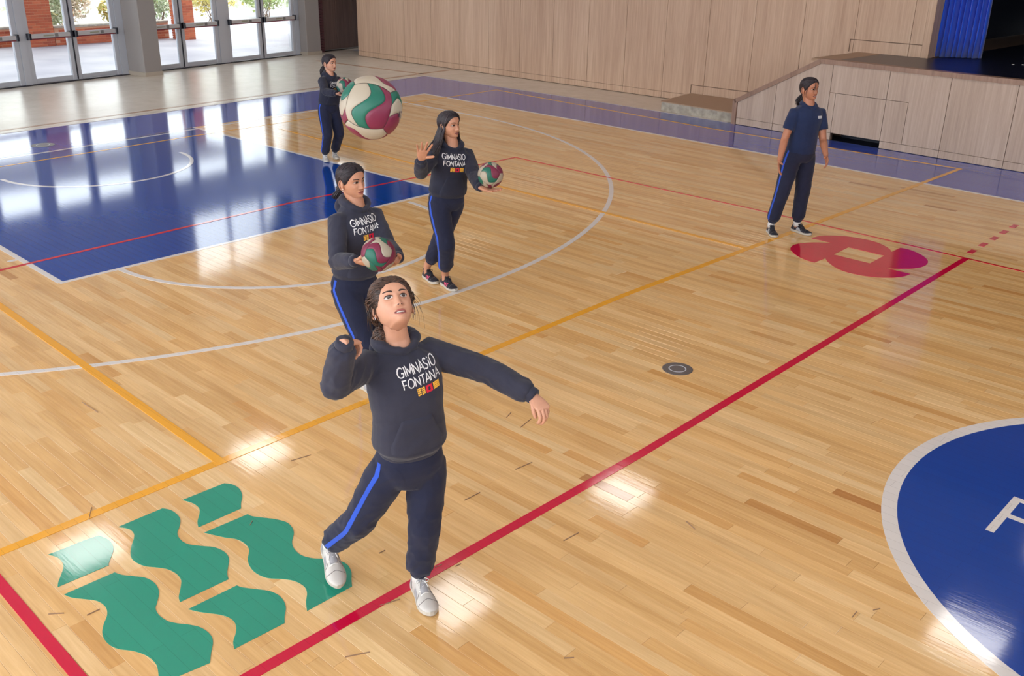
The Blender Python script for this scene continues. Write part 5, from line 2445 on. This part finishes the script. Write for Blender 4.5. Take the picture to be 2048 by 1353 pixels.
    for key in 'RL':
        hip, K_, ank, heel, d, upf = legs[key]
        cuff = ank + (K_ - ank).normalized() * (o.get('cuff', .035) * k)
        ws = o.get('leg_w', 1.0)
        pts = [hip, hip.lerp(K_, .25), hip.lerp(K_, .6), hip.lerp(K_, .9), K_, K_.lerp(cuff, .25), K_.lerp(cuff, .6), K_.lerp(cuff, .85), K_.lerp(cuff, .95), cuff]
        t_.tube(pts, [x * k * ws for x in (.086, .092, .084, .076, .074, .070, .067, .066, .056, .040)], 22)
        t_.ball(K_, .073 * k * ws, nu=16, nv=10)
        segs += [(hip, K_, .09), (K_, cuff, .075)]
        joints += [(K_, .12), (cuff, .12)]
    disp = fold_disp([(tuple(a), tuple(b_), w) for a, b_, w in segs], o.get('amp', .0065), 12, o.get('seed', 1.0) + 5, [(tuple(p), r_) for p, r_ in joints])
    tme = baked(t_, 'trousers', vx + .002, 5, disp)
    trou = link('trousers', tme, M_trouser, root, True)
    tb_ = bvh_of(tme)
    for sd, key in ((-1, 'R'), (1, 'L')):
        hip, K_, ank, heel, d, upf = legs[key]
        cuff = ank + (K_ - ank).normalized() * (o.get('cuff', .035) * k)
        top = spine(.10) + l0 * (sd * .095 * k)
        pts, outs = [], []
        side_f = Vector((0, 0, 1)).cross(d) * -1
        side_f = side_f if side_f.dot(l0 * sd) > 0 else -side_f
        way = [(top, l0 * sd), (hip, l0 * sd), (K_, (l0 * sd).lerp(side_f, .4)), (cuff, (l0 * sd).lerp(side_f, .7))]
        for (a, oa), (b_, ob_) in zip(way[:-1], way[1:]):
            n = 6 if a is top else 16
            for i in range(n):
                t = i / n
                pts.append(a.lerp(b_, t))
                outs.append(oa.lerp(ob_, t))
        pts.append(cuff)
        outs.append(way[-1][1])
        oo = []
        rt_ = math.radians(o.get('stripe_turn', 12) if sd < 0 else -12) * sd
        for i, (p, q) in enumerate(zip(pts, outs)):
            tg = (pts[min(i + 1, len(pts) - 1)] - pts[max(i - 1, 0)]).normalized()
            q = (q - tg * q.dot(tg)).normalized()
            q = Quaternion(tg, rt_) @ q
            oo.append(q)
        strip_on(tb_, pts, oo, .021 * k, 4).build('side_stripe', M_stripe, trou, True)
        # elastic hem
        c = MB()
        ax = (cuff - K_).normalized()
        c.tube([cuff - ax * .012, cuff - ax * .006, cuff + ax * .012, cuff + ax * .018], [.042 * k, .046 * k, .044 * k, .037 * k], 24)
        c.build('elastic_hem', M_trouser, trou, True)

    # ---- shoes and socks
    for key in 'RL':
        hip, K_, ank, heel, d, upf = legs[key]
        st = o['shoe']
        L_ = o.get('shoe_l', .248) * k
        r_ = shoe_geo(heel, heel + d * L_, upf, L_, 'run' if st != 'white' else 'flat')
        um, sm, lm = (M_shoew, M_solew, M_lacew) if st == 'white' else (M_shoek, M_solew, M_lacek)
        sh_ = empty('shoe', heel)
        sh_.parent = root
        sh_.matrix_parent_inverse = wmat(root).inverted()
        r_['upper'].build('upper', um, sh_, True)
        r_['sole'].build('sole', sm, sh_, False)
        r_['tongue'].build('tongue', um if st != 'white' else M_shoeg, sh_, True)
        r_['collar'].build('collar', um, sh_, True)
        r_['lace'].build('laces', lm, sh_, True)
        r_['seam'].build('seam', M_seam, sh_, True)['kind'] = 'stuff'
        hl, dd, ss, uu, kk = r_['fr']
        ub = bvh_of(r_['upper'].mesh('tmp'))
        mk = MB()
        for sgn in (-1, 1):
            stripes = []
            if st == 'pink':
                stripes = [([(.42 + .085 * q, .018), (.46 + .085 * q, .018), (.42 + .085 * q, .052), (.38 + .085 * q, .052)], M_pink) for q in range(3)]
            elif st == 'white':
                stripes = [([(.05, .03), (.20, .03), (.16, .058), (.04, .058)], M_shoeg), ([(.36, .026), (.60, .024), (.52, .044), (.36, .052)], M_shoeg)]
            else:
                stripes = [([(.30, .030), (.60, .024), (.44, .056), (.34, .060)], M_shoeg)]
            for poly, mm in stripes:
                e = MB()
                NX = 4
                grid = []
                for i in range(NX + 1):
                    for j in range(NX + 1):
                        a, b_ = i / NX, j / NX
                        p0 = (poly[0][0] * (1 - a) + poly[1][0] * a, poly[0][1] * (1 - a) + poly[1][1] * a)
                        p1 = (poly[3][0] * (1 - a) + poly[2][0] * a, poly[3][1] * (1 - a) + poly[2][1] * a)
                        x, z = p0[0] * (1 - b_) + p1[0] * b_, p0[1] * (1 - b_) + p1[1] * b_
                        w = hl + dd * (x * L_) + uu * (z * kk)
                        hit = ub.ray_cast(w + ss * sgn * .12, -ss * sgn, .2)
                        grid.append(hit[0] + ss * sgn * .0012 if hit[0] is not None else w + ss * sgn * .035)
                e.add(grid, [(i * 5 + j, (i + 1) * 5 + j, (i + 1) * 5 + j + 1, i * 5 + j + 1) for i in range(4) for j in range(4)])
                e.build('side_stripe_mark' if st == 'pink' else 'side_panel', mm, sh_, True)
        if o.get('sock', True):
            c = MB()
            c.tube([ank + (K_ - ank).normalized() * .055, ank + upf * .01, heel + d * .06 * k + upf * .06 * k], [.035 * k, .036 * k, .034 * k], 18)
            c.build('sock', M_sock, root, True)

    # ---- face and hair
    face_parts(fg, T, hs, HF, hbvh, o, root)
    hm_ = o['hairmat']
    line = o.get('line', HAIRLINE)
    shell = hair_shell(T, hs, o.get('hthick', .013), line)
    rs = random.Random(o.get('seed', 1) * 7 + 3)
    st = MB()
    st_b = MB()
    part = o.get('part', 0.0)
    TT = lambda p: T(p.x * hs, p.y * hs, p.z * hs)
    sbv = bvh_of(shell.mesh('tmp'))
    Ho = T(0, 0, .01)

    def press(pts, off=.0006):
        out = []
        for p in pts:
            d = (p - Ho)
            L = d.length
            d = d / L
            h_ = sbv.ray_cast(Ho + d * .3, -d, .29)
            out.append(h_[0] + d * off if h_[0] is not None else p)
        return out
    bun = Vector(o.get('bun', (0, -.108, -.035)))
    offb = o.get('hthick', .013)
    if o['hairstyle'] in ('bun', 'tail'):
        for i in range(240):
            a = rs.uniform(-128, 128)
            z0 = hairline(a, line) + .004
            p0 = on_head(T, hs, a, z0, offb * .35)
            m_ = on_head(T, hs, a * .5 + math.copysign(70, a), rs.uniform(.02, .085) if abs(a) < 60 else z0 + .02, offb)
            if abs(a) < 88:
                pw = Vector((math.copysign(.078, a), rs.uniform(-.030, .0), rs.uniform(.010, .060) + max(0, 50 - abs(a)) * .0006))
                q1 = surf_path(p0, pw, offb * rs.uniform(.85, 1.3), 6)
                q2 = surf_path(pw, bun + Vector((rs.gauss(0, .008), 0, rs.gauss(0, .008))), offb * rs.uniform(.75, 1.2), 8)
                pth = q1 + q2[1:]
            else:
                pth = surf_path(p0, bun + Vector((rs.gauss(0, .010), 0, rs.gauss(0, .010))), offb * rs.uniform(.55, 1.02), 14)
            pth = [TT(p) for p in pth]
            pth = press(pth, rs.uniform(.0, .0016) * hs)
            if abs(a) > 50 and 'loose' in o and rs.random() < .45:
                lo_ = o['loose'] * rs.uniform(.2, 1)
                pth = [p + (HL_ * math.copysign(lo_, a) - HU * lo_ * .8) * math.sin(PI * i / (len(pth) - 1)) for i, p in enumerate(pth)]
            strand(st if rs.random() < .6 else st_b, pth, .0030 * hs, 5)
        # from the parting over the crown
        for i in range(110):
            y0 = rs.uniform(-.06, .075)
            sdn = rs.choice((-1, 1))
            zc = .105 * math.sqrt(max(0, 1 - (y0 / .095) ** 2))
            p0 = Vector((part + sdn * .002, y0, zc + offb * .6))
            pw = Vector((sdn * .078, y0 * .35 - .02, .045))
            q1 = surf_path(p0, pw, offb * rs.uniform(.85, 1.2), 8)
            q2 = surf_path(pw, bun, offb * rs.uniform(.85, 1.2), 9)
            strand(st if rs.random() < .65 else st_b, press([TT(p) for p in q1 + q2[1:]], rs.uniform(.0, .0014) * hs), .0031 * hs, 5)
        # bun or tail
        if o['hairstyle'] == 'bun':
            st.ball(TT(bun + Vector((0, -.018, -.004))), .026 * hs * o.get('bun_s', 1), nu=14, nv=10)
            for i in range(40):
                ax = Vector((rs.gauss(0, 1), rs.gauss(0, 1), rs.gauss(0, 1))).normalized()
                e1 = ax.orthogonal().normalized()
                e2 = ax.cross(e1)
                rr = rs.uniform(.020, .029) * o.get('bun_s', 1)
                cc = bun + Vector((0, -.018, -.004))
                pts = [TT(cc + (e1 * math.cos(q) + e2 * math.sin(q)) * rr * (1 + .1 * math.sin(3 * q))) for q in [5.2 * j / 12 for j in range(13)]]
                strand(st if i % 3 else st_b, pts, .0068 * hs, 6)
        down = (HU * 0 + Vector((0, 0, -1)))
        tl = o.get('tail', 0)
        if tl:
            b0 = TT(bun)
            bk = TT(bun + Vector((0, -1, 0))) - TT(bun)
            bk.normalize()
            td = o.get('tail_side', 0.0)
            for i in range(70):
                jx = Vector((rs.gauss(0, .012), rs.gauss(0, .012), 0))
                e_ = rs.uniform(.75, 1.05) * tl
                pts = []
                for j in range(10):
                    t = j / 9
                    pts.append(b0 + bk * (.020 * math.sin(t * 2.2)) + fg.rt * td * t + down * (t * e_) + jx * math.sin(t * 2.6) * 1.2)
                strand(st, pts, .0055 * hs, 5)
    else:
        # long loose hair parted on top, swept behind the ear on one side
        for i in range(420):
            y0 = rs.uniform(-.085, .066)
            sdn = rs.choice((-1, 1))
            zc = .105 * math.sqrt(max(0, 1 - (y0 / .098) ** 2))
            p0 = Vector((part + sdn * .002, y0, zc + offb * .5))
            back = rs.uniform(0, 1)
            az = math.radians(78 + 97 * back)
            pw = Vector((sdn * .083 * math.sin(az), .085 * math.cos(az) + .002, -.010))
            q1 = surf_path(p0, pw, offb * rs.uniform(.7, 1.1), 9)
            pts = press([TT(p) for p in q1], rs.uniform(.0, .004))
            base = pts[-1]
            outw = (base - Hc)
            outw.z = 0
            outw.normalize()
            ln = rs.uniform(.19, .28) * k
            flare = (.11 if sdn < 0 else .06) * (1 - .55 * back)
            ph = rs.uniform(0, 6)
            for j in range(1, 10):
                t = j / 9
                wv = .010 * math.sin(t * 7 + ph * .4)
                pts.append(base + Vector((0, 0, -1)) * (ln * t) + outw * (flare * t ** 1.5 + wv * t + .012 * math.sin(t * 3)) + fg.rt * o.get('sweep', 0) * t * t * (1 if sdn < 0 else .2))
            strand(st if rs.random() < .7 else st_b, pts, .0062 * hs, 5)
    for wsp in o.get('wisps', []):
        for q in range(wsp.get('n', 5)):
            jit = Vector((rs.gauss(0, .0025), rs.gauss(0, .003), rs.gauss(0, .003)))
            pts = [TT(Vector(p) + jit * (1 + 1.6 * i)) for i, p in enumerate(wsp['p'])]
            # smooth
            sm_ = []
            for i in range(len(pts) - 1):
                for tt in (0, .33, .66):
                    p0_, p1_, p2_, p3_ = pts[max(i - 1, 0)], pts[i], pts[i + 1], pts[min(i + 2, len(pts) - 1)]
                    sm_.append(.5 * ((2 * p1_) + (p2_ - p0_) * tt + (2 * p0_ - 5 * p1_ + 4 * p2_ - p3_) * tt * tt + (3 * p1_ - p0_ - 3 * p2_ + p3_) * tt ** 3))
            sm_.append(pts[-1])
            strand(st, sm_, wsp.get('r', .0014), 4, 1)
    shell.add(st.v, st.f)
    shell.build('hair', hm_, root, True)
    st_b.build('hair_locks', HAIR2[0] if hm_ is HAIR_BROWN else HAIR2[1], root, True)
    for sd in o.get('earrings', (-1, 1)):
        e = MB()
        c = Vector((sd * .083, -.003, -.044))
        pts = [TT(c + Vector((0, .007 * math.cos(a), .008 * math.sin(a)))) for a in [2 * PI * i / 12 for i in range(13)]]
        e.tube(pts, .0013, 6)
        e.build('earring', M_silver, root, True)
    if 'bracelet' in o:
        S_, E_, W_, Hd = arms[o['bracelet']]
        e = MB()
        ax = Hd
        e1 = ax.orthogonal().normalized()
        e2 = ax.cross(e1)
        e.tube([W_ + ax * .012 + (e1 * math.cos(a) + e2 * math.sin(a)) * .0285 * k for a in [2 * PI * i / 24 for i in range(25)]], .0028, 6)
        e.build('bracelet', M_band, root, True)
    return fg, arms, legs


HAIR_KW = dict(part=0.0)
HAIR2 = [hair_mat('hair_brown_light', rgb(70, 48, 42), rgb(120, 88, 70)), hair_mat('hair_black_pale', rgb(36, 30, 38), rgb(66, 54, 60))]  # paler tones for strands picked at random
PEOPLE = [
    dict(id='A', P=F(850, 1195), stature=1.57, skin=0, gmat=M_hoodie, vox=.0045, seed=1.0,
         label='girl in charcoal hoodie looking up with one arm cocked to serve, nearest the camera',
         pelvis=(818, 920, .02), neck=(793, 680, .03), yaw_h=18, yaw_c=24, arch=.045,
         head=(784, 611, .03), line=[(0, .060), (18, .055), (35, .040), (48, .018), (58, -.002), (70, -.018), (84, -.018), (95, .022), (108, .004), (122, -.050), (150, -.072), (180, -.080)],
         hyaw=19, hpitch=45, hroll=1, mouth=.004, gaze=(.001, .0030), brow=.0, open=1.04, hs=1.03, wide=1.05, leg_k=.95, hem=.155, cast=.15, amp=.0085, shoe_l=.268, stripe_turn=30,
         armR=dict(elbow=(670, 772, True), wrist=(689, 686, True), hand=(712, 683, False), palm=(.2, -.9, -.4), curl=(120, 130, 135, 140), tcurl=35, lift=.03, fwd=-.02),
         armL=dict(elbow=(985, 745, False), wrist=(1066, 792, True), hand=(1092, 824, True), palm=(-.45, -.3, -.85), curl=(115, 120, 126, 130), spread=0, tcurl=25, tout=.35, lift=.012, fwd=-.030),
         legR=dict(heel=(654, 1093, .10), toe=(676, 1172, .028), len=.245, pole=1.0, pout=.1, lk=.955),
         legL=dict(heel=(832, 1168, 0), toe=(868, 1243, 0), len=.245, pole=1.0, pout=-.1, lk=.885),
         shoe='white', hairmat=HAIR_BROWN, hairstyle='bun', bun=(-.050, -.078, -.078), bun_s=1.1, part=.006, loose=.018, hthick=.014, earrings=(-1, 1), bracelet='R',
         print=dict(dz=.092, size=1.04, roll=4, dx=.034),
         wisps=[dict(p=[(-.066, .030, .050), (-.082, .012, .0), (-.090, -.012, -.035), (-.080, -.050, -.060)], n=16, r=.0013), dict(p=[(.062, .036, .052), (.078, .026, .0), (.084, .010, -.035), (.078, -.012, -.070)], n=9, r=.0011), dict(p=[(.062, .040, .052), (.082, .032, .01), (.100, .020, -.03), (.092, .010, -.085)], n=3, r=.0009)]),
    dict(id='B', P=F(736, 778), stature=1.60, skin=1, gmat=M_hoodie, vox=.0055, seed=2.0,
         label='girl in dark hoodie holding a ball in both hands behind the serving girl',
         pelvis=(708, 566, 0), neck=(712, 404, 0), yaw_h=32, yaw_c=38, arch=.01,
         head=(703, 362, .01), hyaw=42, hpitch=4, hroll=3, mouth=.001, gaze=(.003, 0), brow=0,
         armR=dict(elbow=(678, 508, True), ed=.05, wrist=(710, 522, True), wd=5.80, hd=5.78, hand=(734, 528, True), palm=(.8, .5, -.1), curl=(40, 40, 45, 50), spread=7),
         armL=dict(elbow=(772, 500, False), ed=.12, wrist=(797, 516, True), wd=5.95, hd=5.85, hand=(786, 534, True), palm=(-.5, .8, -.1), curl=(50, 50, 50, 50), spread=6),
         legR=dict(heel=(722, 772, 0), toe=(742, 784, 0), len=.245), legL=dict(heel=(741, 768, 0), toe=(765, 778, 0), len=.245),
         shoe='white', hairmat=HAIR_BLACK, hairstyle='bun', bun=(-.006, -.098, -.058), bun_s=.85, part=.0, tail=.07, tail_side=-.03, earrings=(-1,),
         print=dict(dz=.066, size=1.10, roll=6, dx=-.004), bulk=.95, hem=.08, sleeve=.94, wisps=[]),
    dict(id='C', P=F(661, 322), stature=1.44, skin=0, gmat=M_hoodie2, vox=.007, seed=3.0,
         label='girl in dark hoodie holding a ball on her palms, farthest back on the court',
         pelvis=(657, 213, 0), neck=(660, 148, 0), yaw_h=30, yaw_c=42, arch=.01,
         head=(659, 126, .01), hyaw=48, hpitch=2, hroll=0, mouth=.002, gaze=(.002, 0), hs=1.03,
         armR=dict(elbow=(648, 186, True), wrist=(672, 187, True), wd=12.50, hd=12.48, hand=(686, 191, True), palm=(.1, 1, .1), curl=(15, 15, 15, 15), spread=6),
         armL=dict(elbow=(682, 176, False), wrist=(696, 190, True), wd=12.62, hd=12.5, hand=(694, 186, False), palm=(-.5, .8, -.2), curl=(25, 25, 25, 25), spread=6),
         legR=dict(heel=(649, 319, 0), toe=(658, 330, 0), len=.24), legL=dict(heel=(668, 314, 0), toe=(679, 324, 0), len=.24),
         shoe='white', hairmat=HAIR_BLACK, hairstyle='tail', bun=(0, -.100, -.020), tail=.17, tail_side=-.02, earrings=(-1,),
         print=dict(dz=.03, size=.95), wisps=[]),
    dict(id='D', P=F(888, 575), stature=1.62, skin=1, gmat=M_hoodie2, vox=.0055, seed=4.0,
         label='girl with long loose hair, one open hand raised and a ball on the other',
         pelvis=(893, 398, .0), neck=(904, 287, .0), yaw_h=25, yaw_c=16, arch=.01,
         head=(899, 250, .01), hyaw=44, hpitch=6, hroll=2, mouth=.003, gaze=(.003, .001),
         armR=dict(elbow=(842, 345, True), wrist=(842, 320, True), hand=(846, 300, True), palm=(.1, .15, 1), curl=(8, 10, 10, 12), spread=11, tcurl=4, tout=1.0),
         armL=dict(elbow=(948, 360, False), ed=.12, fwd=-.03, wrist=(961, 375, True), wd=7.86, hd=7.80, hand=(984, 382, True), palm=(.05, 1, .1), curl=(22, 22, 22, 22), spread=7),
         legR=dict(heel=(885, 568, 0), toe=(921, 591, 0), len=.25, pole=1.0), legL=dict(heel=(849, 554, 0), toe=(880, 574, 0), len=.25, pole=1.0),
         shoe='pink', sock=False, cuff=.10, hairmat=HAIR_BLACK, hairstyle='long', part=-.01, sweep=-.03, earrings=(-1,), hthick=.012, hsz=1.15, cast=.030, leg_k=.97,
         print=dict(dz=.046, size=1.10, dx=-.010), wisps=[]),
    dict(id='E', P=F(1570, 472), stature=1.64, skin=2, gmat=M_tee, tee=True, vox=.006, seed=5.0,
         label='girl in a navy polo shirt, arms hanging, standing by the red painted flower',
         pelvis=(1600, 305, 0), neck=(1618, 205, 0), yaw_h=38, yaw_c=34, arch=.01,
         head=(1619, 178, .01), hyaw=47, hpitch=4, hroll=0, mouth=.004, gaze=(.003, 0),
         armR=dict(elbow=(1566, 287, True), wrist=(1559, 322, True), hand=(1557, 340, True), palm=(.9, 0, .2), curl=(28, 32, 36, 40), spread=3),
         armL=dict(elbow=(1646, 283, False), wrist=(1652, 312, True), hand=(1655, 328, True), palm=(-.9, 0, .2), curl=(40, 45, 50, 50), spread=3),
         legR=dict(heel=(1537, 463, 0), toe=(1556, 482, 0), len=.255, pole=1.0), legL=dict(heel=(1583, 461, 0), toe=(1624, 473, 0), len=.255, pole=1.0),
         shoe='black', hairmat=HAIR_BLACK, hairstyle='tail', bun=(0, -.094, -.052), tail=.13, tail_side=-.005, earrings=(),
         cuff=.05, wisps=[dict(p=[(-.012, .088, .070), (-.020, .098, .03), (-.026, .095, -.02), (-.016, .094, -.06)], n=5, r=.0013), dict(p=[(-.050, .050, .058), (-.066, .044, .01), (-.072, .036, -.04), (-.066, .04, -.075)], n=4, r=.0013)]),
]
for o_ in PEOPLE:
    o_['res'] = make_person(o_)


def along(u, v, depth):
    return CAM + ray(u, v) * depth


def rot_from(bx, bz):
    """euler of a ball whose local x axis looks along bx and local z near bz"""
    x = bx.normalized()
    z = (bz - x * bz.dot(x)).normalized()
    y = z.cross(x)
    return Matrix((x, y, z)).transposed().to_euler()


c = along(742, 216, FPX * R_BALL / 62.5)
tocam = (CAM - c).normalized()
rt_ = Vector(RM[0])
upv = -Vector(RM[1])
volleyball(c, 'big blurred green, maroon and cream volleyball flying in the air, nearest the camera', rot_from(tocam - rt_ * .10 + upv * .08, -rt_ * .95 + upv * .22))
for key, (u, v, rp), lab in ((1, (757, 509, 33.5), 'worn volleyball gripped in both hands by the girl behind the serving girl'), (2, (689, 171, 16.3), 'volleyball resting on the palms of the girl farthest back'), (3, (981, 350, 26.5), 'volleyball balanced on the open palm of the long-haired girl')):
    c = along(u, v, {1: 5.73, 2: 12.46, 3: 7.79}[key])
    tocam = (CAM - c).normalized()
    if key == 1:
        y = -(tocam + upv * .1).normalized()
        z = (upv * .5 - rt_ * .8)
        z = (z - y * z.dot(y)).normalized()
        volleyball(c, lab, Matrix((y.cross(z), y, z)).transposed().to_euler())
    else:
        volleyball(c, lab, rot_from(tocam - rt_ * .1, -upv * .8 - rt_ * .6))
